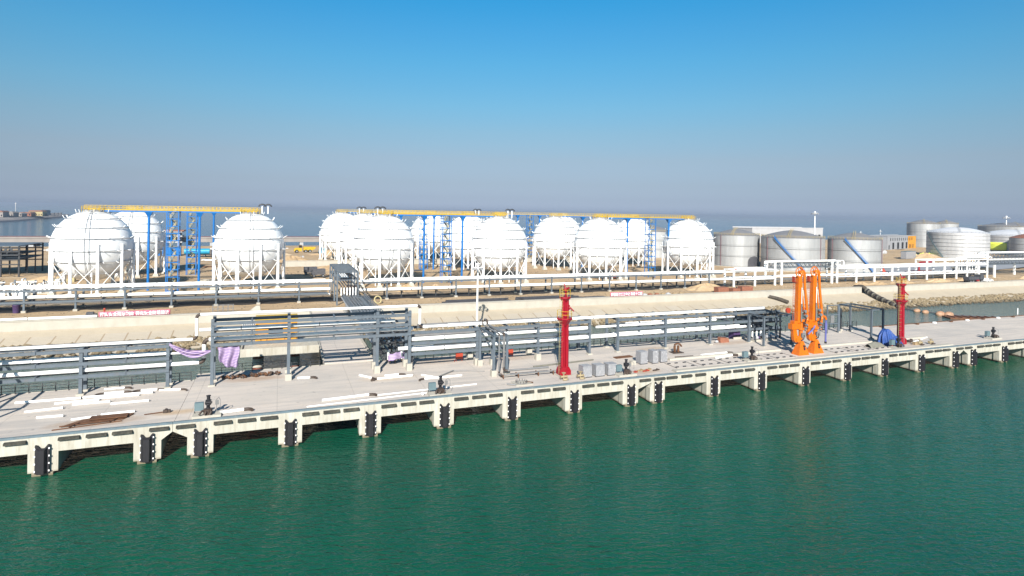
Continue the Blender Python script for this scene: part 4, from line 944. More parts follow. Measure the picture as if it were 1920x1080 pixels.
tag(MB().grid(olive, 24, 16).build('covered_heap', 'drab'), 'olive grey sheet over a low heap left of the blue tarpaulin', 'covered heap').location = (111.8, 85.0, ZD + .01)
m = MB(); m.bx(-.4, .4, -.3, .3, 0, .9); m.bx(-.5, .5, -.05, .05, .903, 1.15)
tag(m.build('red_pump', 'redbox'), 'small red machine part in front of the blue tarpaulin', 'machine').location = (115.4, 84.3, ZD + .003)
for k, (x, y) in enumerate(((121.6, 86.3), (123.0, 86.0))):
    m = MB(); m.cyl((-.7, 0, .3), (.7, .1, .3), .28, 12); m.cyl((-.2, -.4, .2), (-.2, .5, .2), .2, 10); m.ring((.5, .1, .62), .25, .05, 14, 5)
    tag(m.build('pipe_fittings', 'brownfit'), 'dark pipe fittings heaped %s of the far red tower' % ('just right' if k == 0 else 'well right'), 'pipe fittings', 'dark fittings by the far red tower').location = (x, y, ZD + .003)
tag(MB().bx(-.7, .7, -.3, .3, 0, .55).build('timber_block', 'timber'), 'pale timber block on the deck by the far red tower', 'timber block').location = (122.0, 84.0, ZD + .003)
tag(MB().ball((0, 0, .22), .24, 14, 8).build('float_ball', 'white'), 'small white ball lying left of the middle mooring hooks', 'ball').location = (18.9, 81.9, ZD)
# ================================================================== LAND: PIPE RACKS
GL = 'pipe racks along the shore'
rack('l', 'long grey pipe rack along the shore left of the trestle tower', [-85 + 10.0 * k for k in range(9)] + [5.0], 169.5, 175.5, 10.2, [9.6, 7.0], z0=ZL, pw=.4, bh=.45, ends=(-88, 12.5), group=GL, plinth=.35)
rack('m', 'long grey pipe rack along the shore between trestle tower and white rack', [28.4, 38.4, 48.6, 59.0, 69.2, 79.7, 90.2, 100.5, 110.6, 120.4, 130.2, 140.5], 169.9, 174.5, 9.9, [9.45], z0=ZL, pw=.36, bh=.4, ends=(21, 146), group=GL, plinth=.3)
G4 = 'white pipes on the shore racks'
def shore_pipe(x0, x1, y, z, r, w, mat='lag', step=11.0):
    o = pipe([(x0, y, z), (x1, y, z)], r, w, mat, G4, joints=False)
    k = x0 + 4
    while k < x1:
        MB().cyl((k - .08, y, z), (k + .08, y, z), r * 1.05, 12).build('joint_band', 'greypipe', o, False); k += step
    return o
shore_pipe(-88, 13.5, 170.2, 10.2, .36, 'fat white pipe along the top front of the left shore rack')
shore_pipe(-88, 12, 172.2, 10.05, .2, 'thin white pipe on the top of the left shore rack, behind the fat one')
shore_pipe(-88, 12, 174.2, 10.1, .28, 'white pipe along the top back of the left shore rack')
shore_pipe(-88, 13, 170.35, 8.05, .4, 'fat white pipe at the front of the middle of the left shore rack')
shore_pipe(-88, 13, 172.4, 7.6, .3, 'white pipe at the middle of the lower level of the left shore rack')
shore_pipe(-88, 13, 174.6, 7.6, .28, 'white pipe at the back of the lower level of the left shore rack')
shore_pipe(-88, 13, 170.4, 6.5, .3, 'white pipe slung at the front below the left shore rack')
shore_pipe(20.5, 172, 170.1, 9.95, .3, 'white pipe along the top front of the right shore rack')
shore_pipe(24, 150, 171.6, 9.95, .22, 'white pipe along the top middle of the right shore rack')
shore_pipe(24, 150, 173.8, 9.95, .26, 'white pipe along the top back of the right shore rack')
shore_pipe(20.5, 169, 170.75, 7.35, .45, 'fat white pipe hung below the right shore rack')
for x0, x1, y0, y1, z, w in ((-88, 12.5, 171.2, 175.2, 6.6, 'grey plate added under the left shore rack to shade the ground'), (24, 150, 171.3, 174.2, 6.75, 'grey plate added under the right shore rack to shade the ground'), (151.5, 290, 170.6, 174.2, 6.5, 'grey plate added under the white rack to shade the ground')):
    m = MB(); m.bx(x0, x1, y0, y1, z, z + .06); m.bx(x0, x1, y0 - .06, y0 - .002, z, z + .3)  # solid plates added to cast shade below the racks
    tag(m.build('shade_plate', 'greypipe'), w, 'shade plate', 'shade plates under the shore racks')
for k in range(13):
    x = 33 + 10.2 * k
    t = thing('pipe_support', 'short dark pipe support under the right shore rack, %s from the left' % ORD[k], 'pipe stand', (x, 172.5, ZL), group='dark supports under the shore rack')
    MB().hbeam((x, 172.5, ZL), (x, 172.5, 6.4), .3, .3, .05).build('post', 'darksteel', t, False); MB().bx(x - .15, x + .15, 170, 174.6, 6.403, 6.6).build('saddle', 'darksteel', t, False)
# white rack
WP = [151.2, 160.8, 170.2, 201.3, 211.6, 221.6, 231.7, 241.6, 252.4, 263.4, 271, 278, 285.4, 291.5]
t = thing('pipe_rack', 'white painted pipe rack right of the spheres, stepping up at two gantries', 'pipe rack', (151.2, 170, ZL), group=GL)
for k, x in enumerate(WP):
    top = 13.0 if x in (170.2, 201.3) else 15.4 if x > 290 else 12.9 if x > 250 else 10.7
    for y in (169.8, 174.5): MB().bx(x - .28, x + .28, y - .25, y + .25, ZL, top).build('post', 'white', t, False)
    for z in ((10.5, 7.2) if top < 12 else (12.7, 10.4, 7.2)):
        MB().bx(x - .2, x + .2, 170.1, 174.2, z - .2, z + .2).build('cross_beam', 'white', t, False)
for a, b, z in ((151.2, 170.2, 10.45), (151.2, 170.2, 7.2), (201.3, 291.5, 10.4), (201.3, 291.5, 7.15), (252.4, 291.5, 12.75)):
    for y in (169.35, 174.95): MB().hbeam((a, y, z), (b, y, z), .22, .34, .06).build('beam', 'white', t, False)
MB().bx(198.2, 198.9, 169.5, 170.1, ZL, 13.0).build('post', 'white', t, False); MB().bx(173, 173.6, 169.5, 170.1, ZL, 13.0).build('post', 'white', t, False)
def truss(p, q, h, w, n, mat, name, par):
    p, q = Vector(p), Vector(q); m = MB()
    side = Vector((0, w, 0))
    for s_ in (Vector((0, 0, 0)), side):
        for dz in (0, h): m.bar(p + s_ + Vector((0, 0, dz)), q + s_ + Vector((0, 0, dz)), .22)
        for k in range(n):
            a, b = p.lerp(q, k / n) + s_, p.lerp(q, (k + 1) / n) + s_; mid = p.lerp(q, (k + .5) / n) + s_ + Vector((0, 0, h))
            m.bar(a, mid, .13); m.bar(mid, b, .13)
    for k in range(n + 1):
        a = p.lerp(q, k / n); m.bar(a, a + side, .12); m.bar(a + Vector((0, 0, h)), a + side + Vector((0, 0, h)), .12)
    return m.build(name, mat, par, False)
truss((170.6, 169.8, 10.9), (200.9, 169.8, 10.9), 1.5, 4.6, 14, 'steel', 'truss', t)
for y, z, r in ((169.7, 13.25, .24), (171.4, 13.2, .2), (173.2, 13.2, .2)):
    pipe([(152 + (y - 169) * .5, y, 10.9), (166.0 + (y - 169) * .6, y, 10.9), (166.0 + (y - 169) * .6, y, z), (204.6, y, z), (204.6, y, 11.0), (290, y, 11.0)], r, 'white pipe stepping up over the gantry behind the orange arms, %s' % ('front one' if y < 170 else 'middle one' if y < 172 else 'back one'), group=G4, elbows='white')
for y, z in ((170.0, 7.7), (172.0, 7.7), (173.6, 7.7)):
    shore_pipe(151, 290, y, z, .2, 'white pipe on the low level of the white rack, %s' % ('front one' if y < 171 else 'middle one' if y < 173 else 'back one'))
for k in range(9):
    x = 272 + 2.1 * k
    pipe([(x, 170.5 + .2 * k, 7.9), (x, 170.5 + .2 * k, 13.4 + .18 * k), (296 - .2 * k, 170.5 + .2 * k, 13.4 + .18 * k)], .2, 'white riser pipe at the right end of the white rack, %s from the left' % ORD[k], group='white risers at the end of the white rack', elbows='white', n=8)
t = thing('truss_bridge', 'two-tier grey truss gantry carrying pipes off the right edge', 'gantry', (293, 170, ZL))
truss((293.5, 169.8, 10.2), (352, 169.8, 10.2), 1.7, 6, 22, 'steel', 'lower_truss', t); truss((293.5, 169.8, 13.2), (352, 169.8, 13.2), 1.9, 6, 22, 'steel', 'upper_truss', t)
for x in (296.2, 322, 350):
    for y in (169.6, 176): MB().bx(x - .35, x + .35, y - .35, y + .35, ZL, 10.1).build('post', 'white', t, False)
for k, (y, z) in enumerate(((171, 12.3), (173.5, 12.3), (171.2, 15.4), (174.5, 15.4))): shore_pipe(294, 352, y, z, .26, 'white pipe on the truss gantry at the right edge, %s' % ('lower front', 'lower back', 'upper front', 'upper back')[k])
# trestle from the shore rack down to the jetty
t = TR = thing('pipe_trestle', 'grey pipe trestle from the shore tower to the jetty racks', 'trestle', (18, 140, 0))
TX0, TX1 = 15.6, 21.1
for x in (TX0, TX1):
    MB().hbeam((x, 104.5, 6.5), (x, 162, 6.5), .25, .5, .06).build('girder', 'steel', t, False)
    rl = MB()
    for z in (7.35, 7.95): rl.bar((x, 104.5, z), (x, 162, z), .12)
    for k in range(24): y = 104.5 + 2.5 * k; rl.bar((x, y, 6.75), (x, y, 7.95), .1)
    for k in range(23): y = 104.5 + 2.5 * k; rl.bar((x, y, 6.8), (x, y + 2.5, 7.9), .07)
    rl.build('side_rail', 'steel', t, False)
MB().bar((17.0 + 2.9, 105, 6.8), (17.0 + 2.9, 161, 6.8), .9, .08).build('walkway', 'steel', t, False)
for k in range(30):
    MB().bar((TX0 + .13, 105 + 1.95 * k, 6.55), (TX1 - .13, 105 + 1.95 * k, 6.55), .25, .2).build('cross_beam', 'steel', t, False)
for y in (106, 122, 138, 152):
    for x in (TX0, TX1): MB().cyl((x, y, -2), (x, y, 6.2), .35, 12).build('pile', 'greypipe', t, False)
t = thing('trestle_tower', 'open grey steel tower over the shore rack at the head of the trestle', 'steel tower', (16.8, 170, ZL))
for x in (14.2, 19.5):
    for y in (162.5, 170.5, 178.5, 186.5): MB().hbeam((x, y, ZL), (x, y, 13.4), .4, .4, .06).build('post', 'steel', t, False)
    for z in (13.25, 11.2, 9.3): MB().hbeam((x, 162.5, z), (x, 186.5, z), .25, .35, .05).build('beam', 'steel', t, False)
for k in range(8):
    y = 162.5 + 24 * k / 7
    for z in (13.25, 11.2): MB().hbeam((14.35, y, z + .02), (19.35, y, z + .02), .3, .3, .05).build('cross_beam', 'steel', t, False)
for k in range(6):
    x = 15.15 + .74 * k
    pipe([(x, 182, 11.65), (x, 162.0, 11.65 - .0), (x, 161.2 - .0, 11.65)] if False else [(x, 184, 9.75), (x, 161.4, 9.75), (x, 161.4, 6.95), (x, 104.6, 6.95)], .17, 'pale pipe on the trestle bending down at the tower, %s from the left' % ORD[k], group='pipes on the trestle', n=10, mats=('steel', 'lag', 'ringgrey'))
for k in range(29):
    MB().bar((TX0 + .13, 106 + 1.95 * k, 7.22), (TX1 - .13, 106 + 1.95 * k, 7.22), .5, .06).build('tie_plate', 'steel', TR, False)
for k in range(4):
    tag(MB().cyl((0, 0, 0), (0, 9, 0), .22, 10).build('pipe', 'lag'), 'white pipe lying on the upper level of the trestle tower, %s from the left' % ORD[k], 'pipe', 'pipes on the trestle tower').location = (15.2 + .62 * k, 165, 11.65)
# ================================================================== SPHERES
SR = 10.1; SZ = 18.1 - ZL; LEGA = [R_(160 + 36 * k) for k in range(10)]
nz_me = MB().cyl((0, 0, 0), (0, 0, 1.25), .085, 5).mesh('nozzle', 'tank_white')
def sphere_tank(loc, label):
    t = thing('sphere_tank', label, 'gas tank', loc, group='white spherical gas tanks')
    MB().ball((0, 0, SZ), SR, 64, 40).build('shell', 'tank_white', t)
    leg = MB(); leg.cyl((0, 0, .9), (0, 0, SZ - 4.5), .42, 14); leg.cyl((0, 0, SZ - 4.5), (0, 0, SZ + .6), .4, 14); leg.cyl((0, 0, SZ + .6), (0, 0, SZ + .75), .46, 14)
    legm = leg.mesh('leg', 'tank_white')
    fm = MB(); fm._add([(-1, -1, -.3), (1, -1, -.3), (1, 1, -.3), (-1, 1, -.3), (-.7, -.7, .898), (.7, -.7, .898), (.7, .7, .898), (-.7, .7, .898)], [(3, 2, 1, 0), (4, 5, 6, 7), (0, 1, 5, 4), (1, 2, 6, 5), (2, 3, 7, 6), (3, 0, 4, 7)])
    fm = fm.mesh('footing', 'plinth')
    pos = [(SR * math.sin(a), SR * math.cos(a)) for a in LEGA]
    for x, y in pos:
        o = raw('leg', legm, (x, y, 0), t); f = raw('footing', fm, (x, y, 0), t)
    for k in range(10):
        (x0, y0), (x1, y1) = pos[k], pos[(k + 1) % 10]
        b = MB(); b.cyl((x0, y0, 1.6), (x1, y1, SZ - 4.6), .09, 6); b.cyl((x1, y1, 1.6), (x0, y0, SZ - 4.6), .09, 6); b.build('cross_brace', 'tank_white', t)
    for lat in (66, 49, 31, 13, -6, -24, -48):
        m = MB(); m.ring((0, 0, SZ + (SR + .3) * math.sin(R_(lat))), (SR + .3) * math.cos(R_(lat)), .1, 56, 5); m.build('spray_ring', 'ringgrey', t)
        n = max(6, int(19 * math.cos(R_(lat))))
        for k in range(n):
            a = 2 * math.pi * k / n + lat; d = Vector((math.cos(a) * math.cos(R_(lat)), math.sin(a) * math.cos(R_(lat)), math.sin(R_(lat))))
            up = Vector((0, 0, .35)) if lat > 0 else Vector((0, 0, .1))
            o = raw('nozzle', nz_me, Vector((0, 0, SZ)) + d * (SR + .05), t); o.rotation_euler = (d + up).to_track_quat('Z', 'Y').to_euler()
    for a, nm in ((R_(172), 'riser_pipe'), (R_(178), 'riser_pipe'), (R_(30), 'riser_pipe')):
        m = MB(); pts = []
        for k in range(33):
            la_ = R_(88 - 150 * k / 32); r = SR + .22
            pts.append((r * math.cos(la_) * math.sin(a), r * math.cos(la_) * math.cos(a), SZ + r * math.sin(la_)))
        m.tube(pts, .075, 5)
        m.build(nm, 'ringgrey', t)
    m = MB()
    for a in (R_(168), R_(210)):
        x, y = (SR - 3) * math.sin(a), (SR - 3) * math.cos(a); m.cyl((x, y, .2), (x, y, SZ - 6), .16, 8)
    m.build('bottom_pipe', 'tank_white', t)
    m = MB(); m.lathe([(2.6, SZ + SR - .25), (2.6, SZ + SR + .1), (.01, SZ + SR + .1)], (0, 0, 0), 20, False)
    for k in range(12): m.cyl((2.3 * math.cos(k * .5236), 2.3 * math.sin(k * .5236), SZ + SR - .3), (2.3 * math.cos(k * .5236), 2.3 * math.sin(k * .5236), SZ + SR + .5), .1, 6)
    m.build('top_platform', 'bgrey', t)
    m = MB()
    for z in (.6, 1.15): m.ring((0, 0, SZ + SR + z + .1), 3.0, .055, 20, 5)
    for k in range(14): m.cyl((3 * math.cos(k * .4488), 3 * math.sin(k * .4488), SZ + SR - .3), (3 * math.cos(k * .4488), 3 * math.sin(k * .4488), SZ + SR + 1.25), .05, 5)
    m.build('top_guard_rail', 'yellow', t)
    return t
SP = [(-50.4, 205, 'leftmost and largest in view'), (-8.8, 205, 'standing alone under the right end of the left walkway'), (33.0, 205, 'front sphere right of the trestle tower'),
      (74.7, 205, 'front sphere behind the top of the lamp mast'), (116.7, 205, 'front sphere behind the second banner, between two others'), (158.3, 205, 'rightmost front sphere next to the silver tanks'),
      (-49.8, 252, 'sphere half hidden behind the leftmost one'), (32.6, 252, 'sphere mostly hidden behind the front one right of the trestle tower'), (77.2, 252, 'half hidden left of the mast, blue column before it'),
      (118.6, 250, 'middle-row sphere clear of the others, left of the second banner'), (161.6, 252, 'sphere behind the right stair tower'),
      (28.6, 308, 'back sphere left of the trestle tower group, seen over low ground'), (73.6, 308, 'small back sphere behind the middle stair towers'), (112.0, 308, 'back sphere almost wholly hidden behind the lamp mast one'), (151.0, 308, 'back sphere peeping out right of the clear middle one')]
s0 = sphere_tank((SP[0][0], SP[0][1], ZL), 'white spherical gas tank, ' + SP[0][2])
SPH = [s0] + [dup(s0, (x, y, ZL), 'white spherical gas tank, ' + w) for x, y, w in SP[1:]]
# gooseneck vents
def vent(loc, w):
    t = thing('vent_pipe', w, 'vent pipe', loc, group='gooseneck vents on the spheres')
    for k, (dx, dy) in enumerate(((-.8, 0), (.9, .3))):
        m = MB(); m.cyl((dx, dy, 0), (dx, dy, 2.3), .2, 10); m.build('stack', 'tank_white', t)
        m = MB(); m.tube([(dx + 1.0 * math.cos(a) - 1.0 * (-1 if k else 1) * 0 + (-1.0 if k == 0 else 1.0) * 0, dy, 2.2 + .75 * math.sin(a)) for a in [math.pi * i / 10 for i in range(11)]], .22, 8); m.build('gooseneck', 'darksteel', t)
    return t
v0 = vent((-8.8 + 4.2, 205, 28.0), 'gooseneck vents on top of the right sphere of the left pair')
for i, w in ((2, 'the front sphere right of the trestle tower'), (7, 'the sphere hidden behind that one near the trestle tower'), (8, 'the half-hidden sphere left of the lamp mast'), (3, 'the front sphere behind the lamp mast')):
    dup(v0, (SP[i][0] + (4.0 if i in (3, 8) else -1.5), SP[i][1], 27.9), 'gooseneck vents on top of ' + w)
# ================================================================== WALKWAYS, COLUMNS, STAIR TOWERS
def walkway(x0, x1, y, cols, w, full=True):
    t = thing('walkway', w, 'walkway', (x0, y, 28.4), group='yellow railed walkways over the spheres')
    MB().bx(x0 - 2, x1 + 2, y - .8, y + .8, 28.42, 28.6).build('deck', 'yellow', t, False)
    m = MB()
    for yy in (-.85, .85): m.bar((x0 + 2.5, y + yy, 28.2), (x1 - 2.5, y + yy, 28.2), .2, .38)
    m.build('girder', 'blue', t, False)
    for s_ in (-.85, .85):
        m = MB()
        for z in (29.2, 29.8): m.bar((x0 - 2.2, y + s_, z), (x1 + 2.2, y + s_, z), .1)
        m.bar((x0 - 2.2, y + s_, 28.68), (x1 + 2.2, y + s_, 28.68), .05, .22)
        n = int((x1 - x0 + 4) / 1.15)
        for k in range(n + 1): xx = x0 - 2.1 + (x1 - x0 + 4.2) * k / n; m.bar((xx, y + s_, 28.6), (xx, y + s_, 29.85), .1)
        m.build('guard_rail', 'yellow' if full else 'paleyellow', t, False)
    for x in cols:
        m = MB(); m.cyl((x, y, ZL - .3), (x, y, 28.0), .36, 14); m._add([(x - 1.0, y - .9, 27.98), (x + 1.0, y - .9, 27.98), (x + 1.0, y + .9, 27.98), (x - 1.0, y + .9, 27.98), (x - .3, y - .3, 26.6), (x + .3, y - .3, 26.6), (x + .3, y + .3, 26.6), (x - .3, y + .3, 26.6)],
                                                                   [(0, 1, 2, 3), (7, 6, 5, 4), (0, 4, 5, 1), (1, 5, 6, 2), (2, 6, 7, 3), (3, 7, 4, 0)])
        m.build('column', 'blue', t, False)
    return t
walkway(-50.4, -8.8, 205, (-36.5, -23.0), 'yellow railed walkway joining the two front spheres at the left')
walkway(-49.8, -9.5, 252, (-37.5, -23.5), 'yellow railed walkway behind the left front one', False)
walkway(33, 74.7, 205, (46.8, 60.7), 'yellow railed walkway over the middle pair of front spheres')
walkway(32.6, 77.2, 252, (47.5, 61.8), 'yellow railed walkway behind the middle front one', False)
walkway(28.6, 73.6, 308, (44, 58), 'farthest yellow railed walkway at the back left', False)
walkway(116.7, 158.3, 205, (129.0, 148.6), 'yellow railed walkway over the right pair of front spheres')
walkway(118.6, 161.6, 251, (133.3, 147.5), 'yellow railed walkway behind the right front one', False)
walkway(112, 151, 308, (123.0, 136.2), 'farthest yellow railed walkway at the back right', False)
def stair_tower(loc, w):
    t = thing('stair_tower', w, 'stair tower', loc, group='blue stair towers')
    a, b, h = 1.55, 1.3, 28.3 - ZL
    m = MB()
    for x in (-a, a):
        for y in (-b, b): m.bar((x, y, 0), (x, y, h), .22)
    m.build('frame', 'blue', t)
    n = 11; s = h / n
    for k in range(n + 1):
        z = s * k; xx = 1 if k % 2 else -1
        m = MB(); m.bx(min(xx * a, xx * .75), max(xx * a, xx * .75), -b, b, z - .14, z + .02)
        for y in (-b, b): m.bar((-a, y, z - .05), (a, y, z - .05), .14, .22)
        for x in (-a, a): m.bar((x, -b, z - .05), (x, b, z - .05), .14, .22)
        m.build('landing', 'blue', t)
    st = MB(); rl = MB()
    for k in range(n):
        z0, z1 = s * k, s * (k + 1); x0, x1 = (-.75, .75) if k % 2 == 0 else (.75, -.75); y = -.6 if k % 2 == 0 else .6
        for e in (-.5, .5): st.bar((x0, y + e, z0), (x1, y + e, z1), .07, .22)
        for i in range(7): f = (i + .5) / 7; st.bx(x0 + (x1 - x0) * f - .12, x0 + (x1 - x0) * f + .12, y - .46, y + .46, z0 + s * f - .02, z0 + s * f + .02)
        for e in (-.52, .52):
            rl.bar((x0, y + e, z0 + 1.05), (x1, y + e, z1 + 1.05), .08); rl.bar((x0, y + e, z0 + .6), (x1, y + e, z1 + .6), .05)
            for f in (.1, .5, .9): rl.bar((x0 + (x1 - x0) * f, y + e, z0 + s * f), (x0 + (x1 - x0) * f, y + e, z0 + s * f + 1.05), .06)
        xo = a if k % 2 else -a
        rl.bar((xo * .97, -b, z0 + 1.05), (xo * .97, b, z0 + 1.05), .08)
    st.build('stair_flights', 'teal', t); rl.build('hand_rails', 'paleyellow', t)
    return t
st0 = stair_tower((-29.7, 202.4, ZL), 'blue stair tower with yellow stairs, wider one between the left spheres')
for x, y, w in ((-30.5, 249.4, 'blue stair tower right of the wider one between the left spheres'), (54.0, 202.4, 'blue stair tower left of the lamp mast, larger front one'), (58.0, 254.5, 'blue stair tower just left of the larger one before a back sphere'),
                (138.0, 202.4, 'blue stair tower before the sphere left of the rightmost one'), (138.6, 248.4, 'blue stair tower top peeping over the spheres at right'), (129.2, 305.4, 'far blue stair tower between the middle spheres')):
    dup(st0, (x, y, ZL), w)
# ================================================================== STORAGE TANKS
def flat_tank(x, y, R, zt, rise, label, body='silver', roof='roofgrey', dome=False, stair=None, rail='paleyellow', bands=(), redpipes=(), hole=None, patch=None):
    t = thing('storage_tank', label, 'storage tank', (x, y, ZL), group='cylindrical storage tanks')
    h = zt - ZL
    MB().lathe([(R, -.3), (R, h)], (0, 0, 0), 72).build('shell', body, t)
    MB().lathe([(R + 1.0, -.5), (R + 1.0, .15), (R - .2, .25)], (0, 0, 0), 48, False).build('base_ring', 'plinth', t)
    k = 10
    prof = [(R + .12, h - .1), (R + .12, h + .03)] + [(R * math.cos(a), h + .03 + rise * math.sin(a)) for a in [math.pi / 2 * i / k for i in range(k)]] + [(.02, h + rise + .03)] if dome else \
           [(R + .12, h - .1), (R + .12, h + .03)] + [(R * (1 - i / k), h + .03 + rise * (1 - (1 - i / k) ** 1.6)) for i in range(k)] + [(.02, h + rise + .03)]
    if dome: prof = [(R + .12, h - .1), (R + .12, h + .03)] + [(R * (1 - i / k), h + .03 + rise * (1 - (1 - i / k) ** 2)) for i in range(k)] + [(.02, h + rise + .03)]
    MB().lathe(prof, (0, 0, 0), 72).build('roof', roof, t)
    if rail:
        m = MB()
        for z in (.5, 1.0): m.ring((0, 0, h + z), R - .1, .05, 60, 5)
        for i in range(44): a = 2 * math.pi * i / 44; m.cyl(((R - .1) * math.cos(a), (R - .1) * math.sin(a), h), ((R - .1) * math.cos(a), (R - .1) * math.sin(a), h + 1.05), .045, 5)
        m.build('roof_rail', rail, t)
        m = MB()
        for s_ in (-.4, .4):
            pts = []
            for i in range(9): f = i / 8; r = R * (1 - f); pts.append((-r * .8 + s_ * .6, -r * .6 - s_ * .8, h + .9 + rise * (1 - (1 - f) ** 1.6)))
            m.tube(pts, .06, 5)
            for p in pts: m.cyl((p[0], p[1], p[2] - .95), p, .045, 5)
        m.build('roof_walkway', rail, t)
    m = MB()
    for z in (.33, .66) if not bands else bands: m.ring((0, 0, h * z), R + .08, .11, 72, 5)
    m.build('wind_girder', 'greypipe', t)
    if stair:
        a0, a1, c = stair; n = 36
        m = MB(); rl = MB()
        prev = None
        for i in range(n + 1):
            f = i / n; a = R_(a0 + (a1 - a0) * f); z = h * f
            p = lambda r, dz: (r * math.sin(a), r * math.cos(a), z + dz)
            if i < n: m.bar(p(R + .1, 0), p(R + .85, 0), .4, .06)
            cur = (p(R + .85, 0), p(R + .85, 1.1), p(R + .85, .55), p(R + .12, 0))
            if prev:
                m.bar(prev[0], cur[0], .1, .26); m.bar(prev[3], cur[3], .08, .22)
                rl.bar(prev[1], cur[1], .1); rl.bar(prev[2], cur[2], .07)
            rl.bar(cur[0], cur[1], .06); prev = cur
        m.build('spiral_stair', c, t); rl.build('stair_rail', c, t)
    for a in redpipes:
        aa = R_(a); m = MB(); m.cyl(((R + .25) * math.sin(aa), (R + .25) * math.cos(aa), .2), ((R + .25) * math.sin(aa), (R + .25) * math.cos(aa), h + .1), .11, 8); m.build('red_pipe', 'mauve', t)
    return t
flat_tank(217.9, 243.3, 11.1, 20.2, 3.0, 'silver storage tank next to the rightmost front sphere, arched opening low on it', redpipes=(262,))
flat_tank(232.4, 221.3, 14.2, 20.0, 3.4, 'widest near silver tank with a blue stair, behind the orange arms', stair=(205, 258, 'blue'), redpipes=(170, 275))
flat_tank(254.9, 205.7, 11.4, 19.9, 3.1, 'silver tank with a blue stair, right of the widest near one', stair=(190, 250, 'blue'), redpipes=(160, 283))
flat_tank(428.1, 267.9, 17.4, 21.2, 3.6, 'broad pale banded tank with domed roof right of the grey and orange building', 'silverwrap', 'rooflight', True, stair=(262, 305, 'teal'), rail='greypipe', bands=(.15, .3, .45, .6, .75, .9))
flat_tank(541.3, 367.9, 12.7, 25.7, 3.6, 'tall silver tank with conical roof behind the orange building, nearer of two')
flat_tank(592.0, 381.0, 9.8, 25.9, 3.2, 'tall silver tank with conical roof, farther one to the right')
flat_tank(531, 290, 23.0, 18.6, 4.4, 'wide pale tank with yellow-green sheeting at its lower side', 'silverwrap', 'rooflight', True, rail='greypipe', bands=(.15, .3, .45, .6, .75, .9))
flat_tank(505.9, 265, 13.4, 17.6, 3.6, 'tank with brown-red roof at the right picture edge', 'silver', 'redroof', rail=None)
flat_tank(705, 386, 30, 23.6, 4.4, 'far low-domed brownish tank behind the pale ones', 'silver', 'roofgrey', True)
flat_tank(206, 300, 12, 20.0, 3.0, 'silver tank just showing between the right stair tower and the rightmost sphere')
# arched opening and yellow-green sheets on their tanks
t1 = [o for o in COL.objects if o.name == 'storage_tank'][0]
op = MB(); a_c = math.atan2(-.62, -.78)
pts = []
R1 = 11.13
def on(a, z, r=R1): return (r * math.cos(a), r * math.sin(a), z)
aw = R_(255) if False else math.atan2(-243.3, -217.9) + .84
op.grid(lambda u, v: on(aw + .33 * (2 * u - 1), .3 + v * (2.3 + 2.9 * math.sqrt(max(0, 1 - (2 * u - 1) ** 2))), 11.16), 20, 4); op.build('arched_opening', 'sheetpile', t1)
m = MB()
m.grid(lambda u, v: (23.2 * math.cos(R_(163) + u * R_(34)), 23.2 * math.sin(R_(163) + u * R_(34)), 2.6 + v * 6.0), 16, 4)
o = m.build('yellow_green_sheet', 'lime'); solid(o, .06); o.location = (531, 290, ZL); tag(o, 'yellow-green sheeting hung on the wide pale tank', 'plastic sheet')
# ================================================================== BUILDINGS AND FAR THINGS
def house(name, label, a, b, depth, z1, wall, windows, roof='bgrey', z0=ZL, wmat='glass', split=None, cat='building', par=.5):
    "facade from a to b (xy), running back by depth; windows: (u0,u1,zlow,zhigh) along the facade"
    ax, ay = a; bx_, by = b; L = math.hypot(bx_ - ax, by - ay); rz = math.atan2(by - ay, bx_ - ax)
    t = thing(name, label, cat, (ax, ay, z0), rz); h = z1 - z0
    parts = [(0, L, wall)] if not split else [(0, split[0], wall), (split[0], L, split[1])]
    # front wall with real window openings
    us = sorted({0.0, L} | {u for w in windows for u in w[:2]} | ({split[0]} if split else set())); zs = sorted({0.0, h} | {z for w in windows for z in w[2:4]})
    for p0, p1, mt in parts:
        m = MB()
        for u0, u1 in zip(us, us[1:]):
            if u0 < p0 - 1e-6 or u1 > p1 + 1e-6: continue
            zz = 0
            for q0, q1 in zip(zs, zs[1:]):
                if any(w[0] <= u0 + 1e-6 and u1 <= w[1] + 1e-6 and w[2] <= q0 + 1e-6 and q1 <= w[3] + 1e-6 for w in windows): continue
                m.bx(u0, u1, 0, .4, q0, q1)
        m.bx(p0 + .001, p1 - .001, .45, depth, 0, h - .05)
        m.build('wall', mt, t)
    for w in windows: MB().bx(w[0] + .003, w[1] - .003, .3, .42, w[2] + .003, w[3] - .003).build('window', wmat, t)
    m = MB(); m.bx(-.2, L + .2, -.2, depth + .2, h + .002, h + .2); m.bx(-.2, L + .2, -.2, .1, h + .203, h + .2 + par); m.bx(-.2, L + .2, depth - .1, depth + .2, h + .203, h + .2 + par); m.build('roof', roof, t)
    return t
wn_ = []
for k in range(11): wn_.append((6.0 + 4.6 * k, 8.2 + 4.6 * k, 7.0, 9.4))
for k, (u0, u1) in enumerate(((3, 5.6), (10.5, 15), (20.5, 25.5), (30, 35), (39, 43.4), (46.5, 48.8), (49.8, 52), (54.6, 57))): wn_.append((u0, u1, .3 if k < 5 else .4, 5.6 if 0 < k < 5 else 3.6))
house('two_storey_building', 'long two-storey building, grey left and orange right, dark window openings', (455, 338), (514.5, 356), 14, 15.3, 'bgrey', wn_, split=(43.8, 'borange'), roof='bgrey', wmat='dark')
house('white_building', 'white flat-roofed building rising behind the near silver tanks', (404, 431), (489, 429), 26, 18.5, 'bwhite', [(48 + 5.2 * k, 51 + 5.2 * k, 4.5, 8.5) for k in range(7)] + [(5 + 6 * k, 8 + 6 * k, 4.5, 8.0) for k in range(6)], roof='bwhite', par=1.0)
mast(444.1, 398.3, ZL, 34.5, 'tall white lamp mast before the white building behind the tanks', .6)
